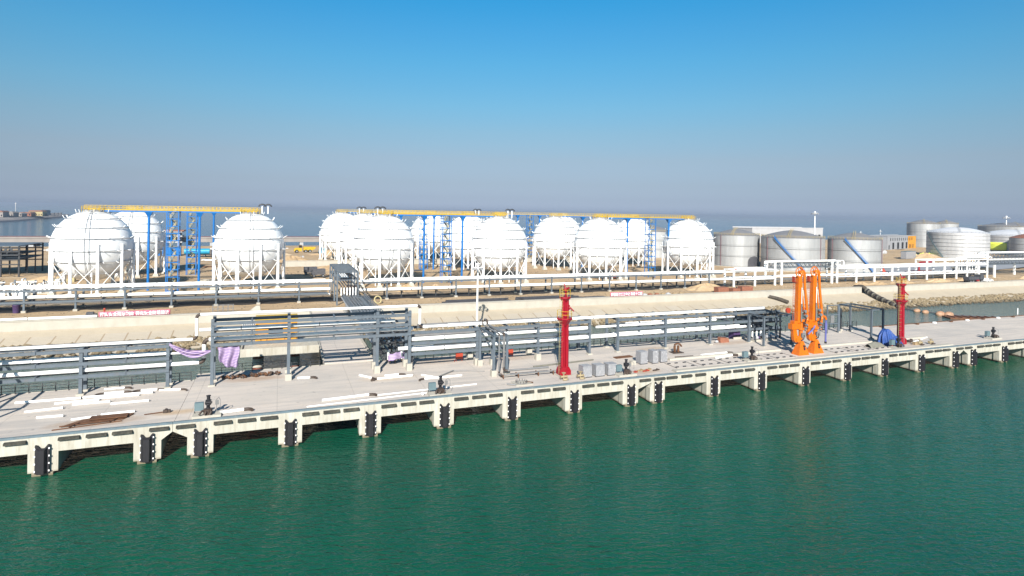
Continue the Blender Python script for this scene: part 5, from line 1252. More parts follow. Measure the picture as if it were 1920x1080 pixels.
mast(684.8, 382.1, ZL, 34.0, 'tall white lamp mast behind the wide pale tank at right', .62)
mast(492, 372, ZL, 19.5, 'short white lamp mast behind the orange end of the building', .25); mast(468, 372, ZL, 18.2, 'short white lamp mast behind the grey end of the building', .25)
mast(-186.0, 455, 5, 17.0, 'short white lamp mast at the far left seawall', .3)
# far causeway
t = thing('causeway', 'long concrete causeway on piers in the water behind the spheres', 'causeway', (-200, 440, 0))
MB().bx(-760, 230, 440, 452, 6.4, 9.2).build('deck_beam', 'seawallfar', t, False)
MB().bx(-760, 230, 439.7, 439.995, 8.9, 9.7).build('parapet', 'seawallfar', t, False)
m = MB(); m.bar((-760, 439.6, 10.1), (230, 439.6, 10.1), .12, .3); m.build('red_rail', 'rustred', t, False)
pc = MB(); pc.bx(-1.2, 1.2, 0, 11, -1.5, 6.397); pc = pc.mesh('pier', 'bwhite')
for k in range(55): raw('pier', pc, (-560 + 14.0 * k + 200, .5, 0), t)
t = thing('open_frame_building', 'open concrete frame with red roof edge behind the left stair towers', 'building', (-72, 436, ZL))
for x in (-88, -80, -70, -60):
    for y in (430, 438): MB().bx(x - .6, x + .6, y - .6, y + .6, ZL - .3, 14.0).build('column', 'bwhite', t, False)
for z in (6.6, 10.4, 13.2): MB().bx(-90, -58, 429.3, 438.7, z, z + .75).build('floor_slab', 'bwhite', t, False)
MB().bx(-91, -57, 428.8, 439.2, 14.003, 14.6).build('roof_edge', 'redroof', t, False); MB().bx(-86, -62, 437.5, 438.3, 7.4, 10.39).build('back_wall', 'bgrey', t, False)
# peninsula
pen = MB()
pl = [(-1500, 1040), (-700, 1090), (-398, 1131), (-397, 1207), (-423, 1385), (-439, 1531), (-462, 1690), (-520, 1760), (-900, 1900), (-1500, 1900)]
cxm, cym = -700, 1470
def shrink(f, z): return [(cxm + (x - cxm) * f if x > -1490 else x, cym + (y - cym) * f, z) for x, y in pl]
n = len(pl); l0, l1, l2 = shrink(1.0, -1), shrink(.95, 4.6), shrink(.9, 5.4)
pen._add(l0 + l1 + l2, [(i, (i + 1) % n, n + (i + 1) % n, n + i) for i in range(n)] + [(n + i, n + (i + 1) % n, 2 * n + (i + 1) % n, 2 * n + i) for i in range(n)] + [tuple(range(2 * n, 3 * n))])
struct(pen.build('far_headland', 'seawallfar'))
ro = MB(); r0, r1 = shrink(1.012, -1), shrink(.985, 2.4)
ro._add(r0 + r1, [(i, (i + 1) % n, n + (i + 1) % n, n + i) for i in range(n)]); struct(ro.build('headland_rocks', 'sheetpile'))
tag(MB().cyl((0, 0, -1), (0, 0, 1.9), .14, 8).build('marker_pole', 'lettering'), 'thin white marker pole in the water behind the far right deck', 'pole').location = P(1908, 589, 0)
fr_ = random.Random(12)
def block(x, y, sx, sy, h, wall, roof, w, wins=0):
    t = thing('far_building', w, 'building', (x, y, 5.8), group='buildings on the far headland')
    m = MB(); m.bx(-sx / 2, sx / 2, -sy / 2, sy / 2, 0, h); m.build('wall', wall, t)
    m = MB(); m.prism([(-sx / 2 - .8, h + .003), (sx / 2 + .8, h + .003), (sx / 2 - 2, h + 2.2), (-sx / 2 + 2, h + 2.2)], -sy / 2 - .8, sy / 2 + .8); m.build('roof', roof, t)
    for k in range(wins):
        for z in (1.6, 6.2):
            if z + 3 < h: MB().bx(-sx / 2 + sx * (k + .3) / wins, -sx / 2 + sx * (k + .7) / wins, -sy / 2 - .15, -sy / 2 - .005, z, z + 2.8).build('window', 'glass', t)
def pblock(px0, px1, pyb, h, wall, roof, w, wins=0, dy=24):
    h *= .78
    a, b = P(px0, pyb, 5.4), P(px1, pyb, 5.4); c = (a + b) / 2
    block(c.x, c.y, abs(b.x - a.x) + .35 * abs(b.y - a.y) + 6, dy, h, wall, roof, w, wins)
pblock(62, 80, 405.2, 11, 'paleyellow', 'redroof', 'red-roofed yellow building standing out on the far headland', 6)
pblock(82, 87, 405, 12, 'bgrey', 'sheetpile', 'dark grey block right of the yellow building on the far headland', 2)
pblock(44, 59, 405.6, 7, 'brick', 'redroof', 'low red building left of the yellow one on the far headland', 4)
pblock(28, 42, 406.2, 6, 'seawallfar', 'seawallfar', 'long pinkish building on the far headland left of the low red one', 5)
pblock(9, 26, 406.8, 9, 'seawallfar', 'seawallfar', 'pinkish block near the left edge of the far headland', 5)
pblock(-12, 7, 407.4, 11, 'seawallfar', 'redroof', 'red-roofed block cut by the left picture edge on the far headland', 5)
m = MB(); m.bar((0, 0, 0), (0, 0, 26), .8); m.bar((-1.5, 0, 24), (1.5, 0, 24), .6); tag(m.build('far_mast', 'bwhite'), 'thin pale mast on the far headland', 'mast').location = P(29, 406, 5.3)
for k in range(5):
    m = MB(); m.prism([(-9, 0), (9, 0), (12, 2.2), (-10, 2.2)], -2.5, 2.5); m.bx(-8, -2, -2, 2, 2.203, 5.5)
    tag(m.build('moored_boat', 'sheetpile'), 'dark low hull lying along the headland tip, %s from the left' % ORD[k], 'boat', 'boats at the headland tip').location = P(90 + 7 * k, 405.4 - .5 * k, 5.35)
# dark covered racks at the far left
for k, (x0, x1, y0, y1, z, w) in enumerate(((-160, -84, 254, 276, 15.0, 'dark roofed pipe rack at the left edge, higher one'), (-170, -97, 230, 244, 12.0, 'dark roofed pipe rack at the left edge, lower front one'))):
    t = thing('roofed_rack', w, 'pipe rack', (x0, y0, ZL), group='dark roofed racks at the left edge')
    MB().bx(x0, x1, y0 - .5, y1 + .5, z, z + .25).build('roof', 'steel', t, False)
    nn = int((x1 - x0) / 5)
    for i in range(nn + 1):
        for y in (y0, y1): MB().hbeam((x0 + (x1 - x0) * i / nn, y, ZL - .3), (x0 + (x1 - x0) * i / nn, y, z), .45, .45, .08).build('post', 'darksteel', t, False)
    for zz in (z - .6, z - 1.8, z - 3.0, z - 4.6, z - 6.2):
        for y in (y0 - .35, y1 + .35): MB().bar((x0, y, zz), (x1, y, zz), .2, .4).build('beam', 'darksteel', t, False)
    for zz in (z - 2.9, z - 4.75): MB().bx(x0, x1, y0 + .4, y1 - .4, zz, zz + .08).build('tray', 'steel', t, False)
    for i in range(nn + 1):
        for f in (.33, .67): MB().bar((x0 + (x1 - x0) * i / nn, y0 + (y1 - y0) * f, ZL - .3), (x0 + (x1 - x0) * i / nn, y0 + (y1 - y0) * f, z), .35).build('post', 'darksteel', t, False)
    m = MB()
    for i in range(int((x1 - x0) / 2.2)): m.bar((x0 + 2.2 * i, y0 - .3, z - 2.5), (x0 + 2.2 * i + 1.1, y0 - .3, z - .2), .25)
    m.build('bracing', 'darksteel', t, False)
    for j in range(4): MB().cyl((x0, y0 + 1.5 + 1.8 * j if k == 0 else y0 + .8 + 1.3 * j, z - 4.1), (x1, y0 + 1.5 + 1.8 * j if k == 0 else y0 + .8 + 1.3 * j, z - 4.1), .3, 8).build('pipe', 'steel', t, False)
    for j in range(5): MB().cyl((x0, y0 + .6 + 1.7 * j, z - 2.5), (x1, y0 + .6 + 1.7 * j, z - 2.5), .24, 8).build('pipe', 'darksteel', t, False)
    for j in range(int((x1 - x0) / 1.6)): MB().bx(x0 + 1.6 * j, x0 + 1.6 * j + .7, y0 - .6, y0 - .45, z - 1.6, z - .3).build('hanger', 'darksteel', t, False)
# ================================================================== YARD CLUTTER
yr = random.Random(21)
sk = 0
for gx in range(7):
    for gy in range(3):
        x = -108 + gx * 7.6 + yr.uniform(-1, 1); y = 196 + gy * 9.5 + yr.uniform(-1, 1)
        if x > -62 and abs(y - 205) < 12: continue
        sk += 1
        t = thing('pump_skid', 'white pump skid in the yard at the left, %s row, %s from the left' % (('front', 'middle', 'back')[gy], ORD[gx]), 'pump skid', (x, y, ZL), group='white pump skids in the left yard')
        MB().bx(-2.6, 2.6, -1.6, 1.6, -.2, .35).build('base', 'plinth', t)
        MB().cyl((-1.8, 0, 1.1), (1.0, 0, 1.1), .7, 12).build('vessel', 'lag', t)
        m = MB()
        for q in range(3):
            px = yr.uniform(-2.2, 2.2); pz = yr.uniform(1.6, 3.2); m.tube([(px, -1.3, .3), (px, -1.3, pz), (px, 1.2, pz), (px, 1.2, .3)], .2, 6)
        m.cyl((-2.5, 1.0, 2.1), (2.5, 1.0, 2.1), .25, 8); m.build('pipework', 'lag', t)
        m = MB(); m.bx(-2.3, -1.9, -1.4, -1.0, .3, 3.0); m.bx(1.9, 2.3, .8, 1.2, .3, 2.6); m.build('post', 'steel' if gx % 2 else 'darksteel', t)
def wheels(t, pts, r, w=.4):
    for x, y in pts:
        o = MB().cyl((x, y - w / 2, r), (x, y + w / 2, r), r, 14).build('wheel', 'tyre', t); MB().cyl((x, y - w / 2 - .02, r), (x, y + w / 2 + .02, r), r * .45, 10).build('rim', 'bgrey', o)
# yellow wheel loader
p = P(567, 474, ZL); t = thing('wheel_loader', 'yellow articulated loader on the sand left of the back sphere', 'loader', (p.x, p.y, ZL), R_(6))
m = MB(); m.prism([(-4.6, 1.0), (-.5, 1.0), (-.5, 2.9), (-3.6, 2.9), (-4.6, 2.2)], -1.2, 1.2); m.build('rear_body', 'yellow', t)
m = MB(); m.bx(.3, 5.6, -1.3, 1.3, 1.5, 1.9); m.prism([(.4, 1.9), (6.4, 1.9), (7.2, 3.2), (.4, 3.4)], -1.3, 1.3); m.build('front_body', 'yellow', t)
m = MB(); m.bx(-1.9, -.4, -.9, .9, 2.905, 4.3); m.build('cab', 'glass', t); MB().bx(-2.0, -.3, -1, 1, 4.303, 4.5).build('cab_roof', 'timber', t)
wheels(t, [(x, y) for x in (-3.2, 1.6, 3.9) for y in (-1.3, 1.3)], .95, .6)
# cyan tanker lorry and blue cabin
p = P(375, 481, ZL); t = thing('tanker_lorry', 'cyan tanker lorry parked behind the left stair towers', 'lorry', (p.x, p.y, ZL), 0)
MB().cyl((-7, 0, 2.6), (4.4, 0, 2.6), 1.45, 20).build('tank', 'cyan', t); m = MB(); m.bx(-7, 7.0, -1, 1, .8, 1.15); m.build('chassis', 'darksteel', t)
m = MB(); m.prism([(4.8, 1.16), (7.4, 1.16), (7.4, 2.6), (7.0, 3.8), (4.8, 3.8)], -1.25, 1.25); m.build('cab', 'sheetpile', t); wheels(t, [(x, y) for x in (-5.6, -4.2, 2.0, 6.0) for y in (-1.15, 1.15)], .6)
p = P(312, 480, ZL); t = thing('site_cabin', 'blue site cabin between the back left sphere and the stair tower', 'cabin', (p.x, p.y, ZL))
MB().bx(-7.5, 6.5, -1.5, 1.5, 0, 4.6).build('wall', 'tarp' if False else 'blue', t); MB().bx(-7.6, 6.6, -1.6, 1.6, 4.603, 4.8).build('roof', 'teal', t); MB().bx(-1, 0, -1.56, -1.505, .2, 2.6).build('door', 'teal', t)
p = P(603, 478, ZL); t = thing('blue_machine', 'blue machine half hidden by the legs of the back sphere', 'machine', (p.x, p.y, ZL)); MB().prism([(-1.6, .9), (1.6, .9), (1.9, 3.0), (.6, 4.6), (-1.2, 3.9)], -1.2, 1.2).build('body', 'cyan', t); wheels(t, [(-1.1, -1.1), (1.1, -1.1), (-1.1, 1.1), (1.1, 1.1)], .8)
# low concrete bund wall and heaps
p0, p1 = P(556, 499, ZL), P(880, 494, ZL)
t = thing('bund_wall', 'low pale concrete bund wall running behind the front spheres', 'wall', (p0.x, p0.y, ZL)); MB().bx(2, 190, 278, 278.5, ZL - .5, ZL + 2.1).build('wall_body', 'plinth', t, False); MB().bx(1.9, 190.1, 277.85, 278.65, ZL + 2.103, ZL + 2.3).build('coping', 'plinth', t, False)
def mound(x, y, rx, ry, h, label, mat='sand', seed=0, cat='dirt heap', name='dirt_heap', group='dirt heaps'):
    r = random.Random(seed); ph = [r.uniform(0, 6) for _ in range(6)]
    def fn(u, v):
        a = 2 * math.pi * u; f = 1 + .22 * math.sin(3 * a + ph[0]) + .12 * math.sin(7 * a + ph[1]); q = 1 - v
        return (rx * q * math.cos(a) * f, ry * q * math.sin(a) * f, -.3 + (h + .3) * (1 - q ** 1.5) * (1 + .18 * math.sin(5 * a + 6 * q + ph[2])) )
    o = MB().grid(fn, 40, 12).build(name, mat); o.location = (x, y, ZL); return tag(o, label, cat, group)
mound(135.5, 165.5, 9, 3.2, 1.9, 'sand heap in front of the shore rack by the brick stacks', seed=1)
for k, (x, y, rx, ry, h, w) in enumerate(((215, 163, 6, 2.2, 1.0, 'low sand heap before the white rack, left of the far red tower'), (228, 163, 7, 2.2, 1.2, 'low sand heap before the white rack, just left of the far red tower top'), (250, 163.5, 8, 2.2, 1.1, 'low sand heap before the white rack, right of the far red tower'),
    (268, 164, 6, 2, 1.2, 'low sand heap left of the truck by the white rack'), (312, 163, 9, 3, 2.3, 'sand heap at the right edge under the truss gantry'), (330, 164, 9, 3, 2.6, 'biggest sand heap at the right edge'), (206, 163, 5, 2, .9, 'low sand heap near the white gantry foot'),
    (37, 186, 3, 2, 1.9, 'sand heap behind the rack under the sphere right of the tower'), (47, 188, 2.6, 2, 1.5, 'smaller sand heap behind the rack near the first blue column'), (388, 262, 12, 5, 3.2, 'sand heap beside the broad pale tank'), (413, 247, 13, 4, 3.4, 'sand heap before the broad pale tank'),
    (20, 255, 9, 5, 2.0, 'earth heap behind the left pair of spheres'), (5, 300, 10, 5, 2.4, 'earth heap in front of the yellow loader'), (30, 340, 14, 6, 2.6, 'earth bank beyond the back sphere legs'), (-8, 345, 12, 6, 3.0, 'earth bank behind the right sphere of the left pair'),
    (-70, 236, 8, 4, 1.6, 'earth heap beyond the pump skids'), (470, 300, 22, 7, 3.0, 'earth bank in front of the grey and orange building'))):
    mound(x, y, rx, ry, h, w, seed=k + 2)
spots = sorted(q for q in ((yr.uniform(-45, 170), yr.uniform(215, 340)) for k in range(30)) if all(math.hypot(q[0] - s_[0], q[1] - s_[1]) > 12.5 for s_ in SP))
for k, (x, y) in enumerate(spots):
    c = ('plinth', 'lag', 'sheetpile', 'timber', 'rust')[k % 5]; m = MB()
    for q in range(4): a = yr.uniform(-.4, .4); m.bar((-2 + yr.uniform(-1, 1), q * .5, .25 + .22 * (q % 2)), (2 + yr.uniform(-1, 1), q * .5 + a, .25 + .22 * (q % 2)), .4, .3)
    nm = {'plinth': 'pale concrete posts', 'lag': 'white pipe offcuts', 'sheetpile': 'dark steel sections', 'timber': 'timber baulks', 'rust': 'rusty sections'}[c]
    tag(m.build('material_pile', c), 'pile of %s among the spheres, %s such pile from the left' % (nm, ORD[k // 5]), 'material pile', 'material piles among the spheres').location = (x, y, ZL)
for k, (px, py, c, w) in enumerate(((548, 489, 'lag', 'white material pile right of the second sphere'), (558, 486, 'bwhite', 'pale slabs behind the white material pile'), (640, 492, 'straw', 'cream bags at the legs of the back sphere'), (120, 530, 'straw', 'cream material under the leftmost sphere'), (450, 508, 'straw', 'cream sheeting under the second sphere'))):
    p = P(px, py, ZL); m = MB()
    for q in range(6): m.bx(-4 + q * 1.2, -3.1 + q * 1.2, -1 + .2 * (q % 3), 1 + .2 * (q % 2), 0, .9 + .35 * (q % 3))
    tag(m.build('material_pile', c), w, 'material pile', 'material piles on the sand').location = p
# shaded tent-like dark pits are real low sheds
for k, (x, y, w) in enumerate(((11, 240, 'dark covered trailer right of the second sphere, nearer one'), (13.5, 232, 'dark covered trailer right of the second sphere, by the shore rack'))):
    t = thing('covered_trailer', w, 'trailer', (x, y, ZL), group='dark covered trailers'); MB().bx(-2.4, 2.4, -1.2, 1.2, .9, 3.0).build('body', 'sheetpile', t); wheels(t, [(-1.6, -1.1), (1.6, -1.1), (-1.6, 1.1), (1.6, 1.1)], .5); MB().bar((2.4, 0, 1.0), (4, 0, .5), .15).build('drawbar', 'rust', t)
dr = random.Random(33); db = MB()
for i in range(2600):
    q = dr.random()
    x, y = (dr.uniform(-65, 330), dr.uniform(156.2, 169)) if q < .55 else (dr.uniform(-110, 180), dr.uniform(178, 260)) if q < .85 else (dr.uniform(-100, 300), dr.uniform(260, 420))
    r = dr.uniform(.06, .2) * (1 if y < 178 else 1.7) * (1.7 if dr.random() < .06 else 1)
    db._add([(x + r * a * dr.uniform(.6, 1.6), y + r * b * dr.uniform(.6, 1.6), ZL + r * .45 * c * dr.uniform(.7, 1.2) + .03) for a, b, c in ico], icf)
struct(db.build('scattered_stones', 'stone'), 'stuff')
# banners
def banner(text, xa, xb, w, z0=5.19, h=1.15):
    t = thing('banner', w, 'banner', (xa, 155.0, z0), group='pink banners on the sea wall')
    MB().grid(lambda u, v: ((xb - xa) * u, .05 * math.sin(40 * u) - .02 * v, .02 + h * v), 60, 2).build('cloth', 'banner', t)
    solid(t.children[0] if t.children else [c for c in COL.objects if c.parent == t][0], .03)
    m = MB()
    for k in range(7): m.cyl(((xb - xa) * k / 6, .12, -.2), ((xb - xa) * k / 6, .12, h + .02), .04, 6)
    m.build('stake', 'timber', t)
    cu = bpy.data.curves.new('lettering', 'FONT'); cu.body = text; cu.size = 1.0; cu.extrude = .012; cu.align_x = 'CENTER'; cu.align_y = 'CENTER'; cu.offset = .018
    to = bpy.data.objects.new('lettering_text', cu); COL.objects.link(to)
    bpy.context.view_layer.update()
    me = bpy.data.meshes.new_from_object(to.evaluated_get(bpy.context.evaluated_depsgraph_get())); bpy.data.objects.remove(to)
    if len(me.vertices):
        xs = [v.co.x for v in me.vertices]; ys = [v.co.y for v in me.vertices]; s = ((xb - xa) * .965) / (max(xs) - min(xs)); sy = h * .78 / (max(ys) - min(ys)); cx_ = (max(xs) + min(xs)) / 2; cy_ = (max(ys) + min(ys)) / 2
        for v in me.vertices: x, y, z = v.co; v.co = ((x - cx_) * s + (xb - xa) / 2, -.115 - z, (y - cy_) * sy + h / 2 + .02)
        me.materials.clear(); me.materials.append(M['lettering']); raw('lettering', me, (0, 0, 0), t)
    return t
banner('落实安全规章制度 强化安全防范措施', -36.9, -23.1, 'long pink banner with white characters on the sea wall at the left')
banner('质量是施工工中之 防在十工是', 92.0, 103.3, 'shorter pink banner with white characters on the sea wall beyond the nearer red tower', h=1.25)
# along the sea wall
for k, (x0, x1, y, w) in enumerate(((41.5, 62, 157.4, 'left stack of long dark sheet piles on the bank'), (63, 85, 158.0, 'right stack of long dark sheet piles on the bank'))):
    t = thing('sheet_pile_stack', w, 'steel stack', (x0, y, ZL), group='sheet pile stacks on the bank')
    for q in range(6): MB().hbeam((x0 + yr.uniform(0, 2.5), y + .55 * q, ZL + .25 + .12 * (q % 3)), (x1 - yr.uniform(0, 3), y + .55 * q, ZL + .25 + .12 * (q % 3)), .5, .35, .09).build('sheet_pile', 'sheetpile', t, False)
for k in range(3):
    tag(MB().bar((0, 0, 0), (6.5, .2, 0), .35, .3).build('dark_beam', 'sheetpile'), 'short dark beam lying left of the second banner, %s from the front' % ORD[k], 'steel beam', 'dark beams by the second banner').location = (85.4, 157.5 + .7 * k, ZL + .2)
for k, (x, sx, w) in enumerate(((135.8, 4.2, 'left stack of red bricks at the sand heap'), (141.2, 3.0, 'middle small stack of red bricks'), (145.8, 4.6, 'right stack of red bricks'))):
    m = MB(); m.bx(-sx / 2, sx / 2, -1.1, 1.1, 0, 1.75 if k != 1 else 1.2)
    for q in range(int(sx / .8)): m.bx(-sx / 2 + .8 * q, -sx / 2 + .8 * q + .72, -1.12, 1.12, (1.75 if k != 1 else 1.2) + .003, (1.75 if k != 1 else 1.2) + .09)
    tag(m.build('brick_stack', 'brick'), w, 'brick stack', 'red brick stacks on the bank').location = (x, 158.2, ZL + .003)
for k, (x, c) in enumerate(((105.5, 'bwhite'), (107.5, 'brick'), (110, 'brick'), (112.2, 'timber'), (114.2, 'bwhite'), (116.5, 'timber'), (119, 'timber'))):
    m = MB(); m._add([(-.9, -.6, 0), (.9, -.6, 0), (.9, .6, 0), (-.9, .6, 0), (-.5, -.3, .9), (.6, -.4, .6), (.5, .4, .8), (-.6, .3, .7)], [(3, 2, 1, 0), (4, 5, 6, 7), (0, 1, 5, 4), (1, 2, 6, 5), (2, 3, 7, 6), (3, 0, 4, 7)])
    tag(m.build('rubble_pile', c), ('white rubble right of the second banner', 'first red rubble heap right of the second banner', 'second red rubble heap right of the second banner', 'timber heap after the red rubble', 'white rubble between timber heaps', 'pale timber heap right of the white rubble', 'last pale timber heap before the brick stacks')[k], 'rubble', 'rubble heaps behind the sea wall').location = (x, 157.2, ZL)
for k, x in enumerate((-75, -62, -49.5)):
    tag(MB().cyl((0, 0, 0), (12.3, 0, 0), .28, 12).build('pipe', 'lag'), 'white pipe lying on the sea wall at the left, %s' % ('cut by the picture edge', 'middle length', 'nearest the banner')[k], 'pipe', 'white pipes on the sea wall').location = (x, 155.05, 5.47)
tag(MB().cyl((0, 0, 0), (2.6, 0, 0), .25, 12).build('pipe', 'lag'), 'short white pipe before the rack footing above the first banner', 'pipe').location = (-35.6, 163.5, ZL + .3)
m = MB(); m.bx(-1.0, 1.0, -.5, .5, 0, .8); m.bx(-.9, .4, -.45, .45, .803, 1.2); tag(m.build('generator', 'sheetpile'), 'small dark machine just left of the first banner', 'machine').location = (-38.6, 156.6, ZL + .4)
m = MB(); m.cyl((0, 0, 0), (0, 0, .8), .16, 10); m.ball((0, 0, .95), .28, 10, 8); m.cyl((-.3, 0, .55), (.3, 0, .55), .1, 8); tag(m.build('hydrant', 'redbox'), 'red hydrant before the left shore rack', 'hydrant').location = (-38.0, 164.5, ZL)
tag(MB().lathe([(.65, 0), (.8, 1.8), (.86, 1.85), (.02, 1.85)], (0, 0, 0), 14).build('barrel', 'purple'), 'dark purple bin under the shore rack at the left edge', 'bin').location = (-56.5, 169.8, ZL)
m = MB()
for k in range(5): m.bar((-2.2 + 1.1 * k, -.8, 0), (-2.2 + 1.1 * k, -.8, 2.0), .09); m.bar((-2.2 + 1.1 * k, .8, 0), (-2.2 + 1.1 * k, .8, 2.0), .09)
for y in (-.8, .8):
    for z in (.3, 1.1, 1.95): m.bar((-2.3, y, z), (2.3, y, z), .08)
tag(m.build('cage', 'greypipe'), 'grey wire cage on the bank left of the bridge', 'cage').location = (-12.4, 157.4, ZL)
m = MB(); m._add([(-1.5, -.8, 0), (1.5, -.8, 0), (1.5, .8, 0), (-1.5, .8, 0), (.4, -.4, 1.5), (1.2, -.4, 1.5), (1.2, .4, 1.5), (.4, .4, 1.5)], [(3, 2, 1, 0), (4, 5, 6, 7), (0, 1, 5, 4), (1, 2, 6, 5), (2, 3, 7, 6), (3, 0, 4, 7)]); tag(m.build('concrete_wedge', 'plinth'), 'pale concrete wedge right of the wire cage', 'block').location = (-5.5, 157.5, ZL)
tag(MB().ring((0, 0, 0), .95, .2, 24, 8).build('coil', 'straw'), 'pale coil standing on the bank before the right shore rack', 'coil').location = (24.8, 162.5, ZL + 1.1); COL.objects['coil'].rotation_euler = (R_(75), 0, R_(15))
# person by the brick stacks
me = bpy.data.meshes.new('person')
J = [(0, 0, .95), (0, 0, 1.15), (0, 0, 1.42), (0, 0, 1.53), (0, -.01, 1.66), (.19, 0, 1.40), (.25, .02, 1.13), (.24, -.06, .9), (.25, -.08, .8), (-.19, 0, 1.40), (-.25, .02, 1.13), (-.24, -.06, .9), (-.25, -.08, .8),
     (.1, 0, .88), (.11, -.02, .5), (.12, .02, .08), (.12, -.16, .04), (-.1, 0, .88), (-.12, .0, .5), (-.13, .04, .08), (-.13, -.14, .04), (0, -.01, 1.76)]
E_ = [(0, 1), (1, 2), (2, 3), (3, 4), (4, 21), (2, 5), (5, 6), (6, 7), (7, 8), (2, 9), (9, 10), (10, 11), (11, 12), (0, 13), (13, 14), (14, 15), (15, 16), (0, 17), (17, 18), (18, 19), (19, 20)]
me.from_pydata(J, E_, []); pe = bpy.data.objects.new('person', me); COL.objects.link(pe); me.materials.append(M['cloth'])
sk_ = pe.modifiers.new('skin', 'SKIN'); pe.modifiers.new('smooth', 'SUBSURF').levels = 1
for i, r in enumerate((.15, .15, .17, .07, .1, .075, .055, .045, .035, .075, .055, .045, .035, .1, .075, .055, .04, .1, .075, .055, .04, .09)): me.skin_vertices[0].data[i].radius = (r, r * .85)
me.skin_vertices[0].data[0].use_root = True
pe.location = (143.4, 159.6, ZL); tag(pe, 'person in dark clothes standing between the red brick stacks', 'person')
# hose over the wall, culvert pipe on the slope, floats and raft
t = thing('ribbed_hose', 'thick brown ribbed hose lying down the bank beside the far red tower', 'hose', (196, 155, ZL))
hpts = [Vector((196.6, 158.5, 5.0)), Vector((196.6, 155.2, 5.3)), Vector((196.2, 152.5, 3.7)), Vector((195.2, 149, 2.6)), Vector((194.2, 145, 1.7)), Vector((193.3, 141, .8)), Vector((193, 137.5, .1))]
sm_ = []
for a, b in zip(hpts, hpts[1:]):
    for k in range(5): sm_.append(a.lerp(b, k / 5))
MB().tube(sm_ + [hpts[-1]], [.42 + .38 * min(1, i / 12) for i in range(len(sm_) + 1)], 12).build('hose_body', 'hose', t, False)
for k in range(14):
    i = 9 + k * 1.45; j = int(i); p = sm_[min(j, len(sm_) - 1)]; q = sm_[min(j + 1, len(sm_) - 1)] if j + 1 < len(sm_) else hpts[-1]
    if (q - p).length < .05: continue
    d = (q - p).normalized(); MB().cyl(p - d * .22, p + d * .22, .92, 14).build('rib', 'black' if k % 2 else 'drab', t, False)
m = MB(); m.tube([(0, 0, .4), (1.2, -1.6, .1), (2.1, -3.4, -.35), (2.6, -5.4, -.8)], [.5, .55, .6, .6], 12); o = m.build('hose_piece', 'hose'); tag(o, 'short bent brown hose piece lying on the slope left of the orange arms', 'hose'); o.location = (151.6, 153.6, 3.0); 
t = thing('floating_line', 'dark line with four orange floats on the water behind the far red tower', 'float line', (194, 131, 0))
MB().tube([(193.2, 139, .1), (193.6, 134, .12), (195.4, 126.5, .12), (198, 122.8, .15), (203, 118, .2)], .16, 8).build('line', 'sheetpile', t, False)
for k, (px, py) in enumerate(((1719, 583), (1735, 585.5), (1763, 589.5), (1779, 590.5))):
    p = P(px, py, .3); MB().ball((p.x, p.y, .35), .95 + .35 * (k > 1), 20, 12, (1.25, .9, .75)).build('float', 'buoy', t, False)
p = P(1822, 596, .3); t = thing('raft', 'rusty flat raft of beams on the water at the right behind the jetty', 'raft', (p.x, p.y, 0), R_(-24))
for k in range(5): MB().bar((-7.5, -1.6 + .8 * k, .25), (9.5 - k * .6, -1.6 + .8 * k, .25), .55, .5).build('beam', 'rust', t)
for k in range(7): MB().bar((-6 + 2.2 * k, -1.9, .62), (-6 + 2.2 * k, 1.9, .62), .3, .2).build('cross_beam', 'rustred', t)
# truck, car and shed right
p = P(1826, 529.5, ZL); t = thing('lorry', 'dark lorry chassis parked before the white rack at right', 'lorry', (p.x, p.y, ZL), R_(0))
MB().bx(-5, 4.4, -.9, .9, .8, 1.25).build('chassis', 'darksteel', t); MB().bx(-4.8, 1.6, -1.2, 1.2, 1.253, 2.3).build('load_bed', 'sheetpile', t); m = MB(); m.prism([(2.0, 1.253), (4.4, 1.253), (4.4, 2.3), (4.0, 3.2), (2.0, 3.2)], -1.2, 1.2); m.build('cab', 'sheetpile', t); MB().bx(-.6, 1.2, -1.3, -1.205, .7, 1.2).build('fuel_tank', 'red', t); wheels(t, [(x, y) for x in (-3.8, -2.4, 3.0) for y in (-1.0, 1.0)], .62)
p = P(1846, 528.5, ZL); t = thing('parked_car', 'white car parked right of the dark lorry', 'car', (p.x + 2.2, p.y, ZL), R_(4))
MB().prism([(-2.2, .35), (2.2, .35), (2.25, .8), (1.2, .95), (.5, 1.45), (-1.3, 1.48), (-2.15, 1.0)], -.85, .85).build('body', 'carwhite', t); MB().prism([(-1.25, 1.0), (1.0, 1.0), (.42, 1.38), (-1.2, 1.4)], -.87, .87).build('window', 'glass', t); wheels(t, [(x, y) for x in (-1.35, 1.35) for y in (-.8, .8)], .33, .22)
p = P(1876, 519, ZL); t = thing('open_shed', 'low dark shed under the truss gantry at right', 'shed', (p.x, p.y + 8, ZL)); MB().bx(-9, 9, 0, 7, 0, 2.6).build('wall', 'sheetpile', t); MB().prism([(-10, 2.603), (10, 2.603), (9, 3.2), (-9, 3.2)], -.6, 7.4).build('roof', 'drab', t)
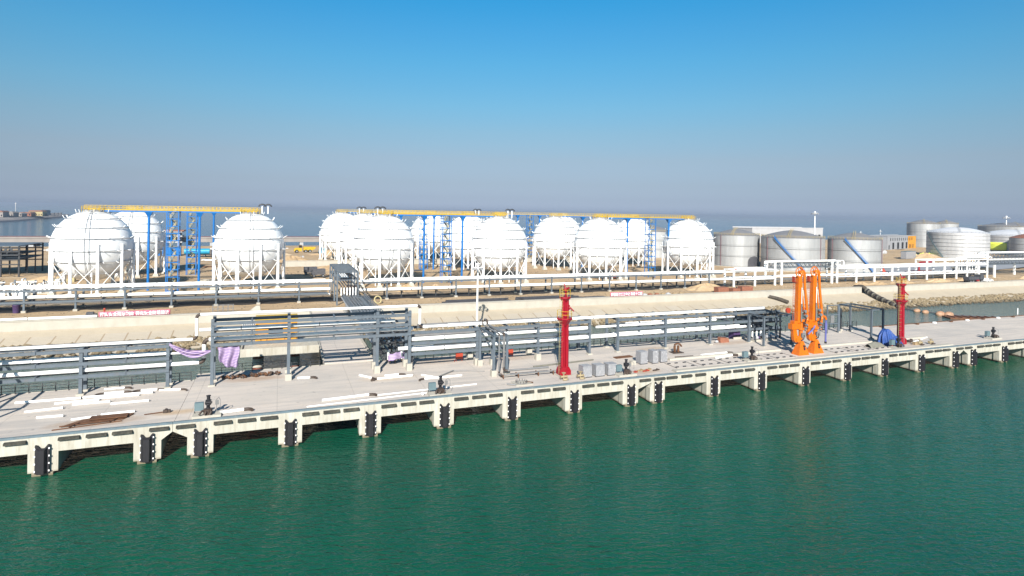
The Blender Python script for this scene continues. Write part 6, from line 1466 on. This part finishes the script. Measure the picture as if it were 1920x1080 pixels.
# yard things right
p = P(1703, 485, ZL); t = thing('container', 'silver container on the sand before the building at right', 'container', (p.x, p.y, ZL), R_(10)); MB().bx(-6, 6, -1.6, 1.6, .1, 4.6).build('box', 'foil', t); MB().bx(-6.1, 6.1, -1.7, 1.7, 4.603, 4.8).build('roof', 'teal', t)
for k, (px, py, c, w) in enumerate(((1722, 483, 'straw', 'cream bags right of the silver container'), (1737, 481, 'lime', 'yellow-green covered heap right of the cream bags'), (1652, 476, 'bwhite', 'small white sheds left of the silver container'))):
    p = P(px, py, ZL); m = MB()
    for q in range(4): m.ball((-5 + 3.2 * q, (q % 2) * .8, .9), 1.7, 12, 8, (1.15, .8, .8 + .2 * (q % 2)))
    tag(m.build('covered_heap', c), w, 'covered heap', 'heaps in the right yard').location = p
p = P(1732, 513, ZL); t = thing('red_pipe_frame', 'dark red pipe frame and stacked red steel on the road at right', 'steel frame', (p.x, p.y, ZL), R_(5))
for k in range(4): MB().bar((-13, -1.2 + .8 * k, .6 + .5 * (k % 2)), (8, -1.2 + .8 * k, .6 + .5 * (k % 2)), .5, .6).build('steel_section', 'rustred', t)
MB().tube([(-2, 1, .5), (-2, 1, 4.6), (-1.2, 1, 5.2), (8, 1, 5.2), (9, 1, 4.5), (9.4, 1, .5)], .4, 10).build('pipe_loop', 'red', t)
p = P(1656, 512, ZL); m = MB(); m.cyl((0, 0, 0), (0, 0, 2.4), 1.6, 12, .1); tag(m.build('cone_heap', 'redbox'), 'orange-red cone-like cover beside the right silver tank', 'cover').location = p
struct(MB()._add([(262, 214, ZL + .55), (330, 222, ZL + .55), (520, 258, ZL + .55), (520, 230, ZL + .55), (330, 190, ZL + .55), (268, 186, ZL + .55)], [(5, 4, 1, 0), (4, 3, 2, 1)]).build('road', 'bgrey'))
p = P(1168, 512, ZL)
for k, (px, py) in enumerate(((1150, 523), (1380, 512))):
    p = P(px, py, ZL); t = thing('red_machine', 'small orange-red machine %s' % ('under the sphere right of the lamp mast' if k == 0 else 'on the sand right of the rightmost sphere'), 'machine', (p.x, p.y, ZL), group='small red machines'); MB().prism([(-1.6, .7), (1.6, .7), (1.4, 2.2), (-.4, 2.6), (-1.6, 1.6)], -.8, .8).build('body', 'redbox', t); wheels(t, [(-1, -.7), (1, -.7), (-1, .7), (1, .7)], .45)

# ================================================================== THE AIR
hz = MB().bx(-17000, 23000, -1000, 27000, -3.0, 37.0)
hm = bpy.data.materials.new('haze_air'); hm.use_nodes = True; hn = hm.node_tree; hn.nodes.clear()
ho = hn.nodes.new('ShaderNodeOutputMaterial'); hv = hn.nodes.new('ShaderNodeVolumePrincipled')
hv.inputs['Color'].default_value = (.44, .52, .66, 1); hv.inputs['Density'].default_value = .00017; hv.inputs['Anisotropy'].default_value = .1
hn.links.new(hv.outputs[0], ho.inputs['Volume'])
M['haze'] = hm
struct(hz.build('haze', 'haze'), 'stuff')
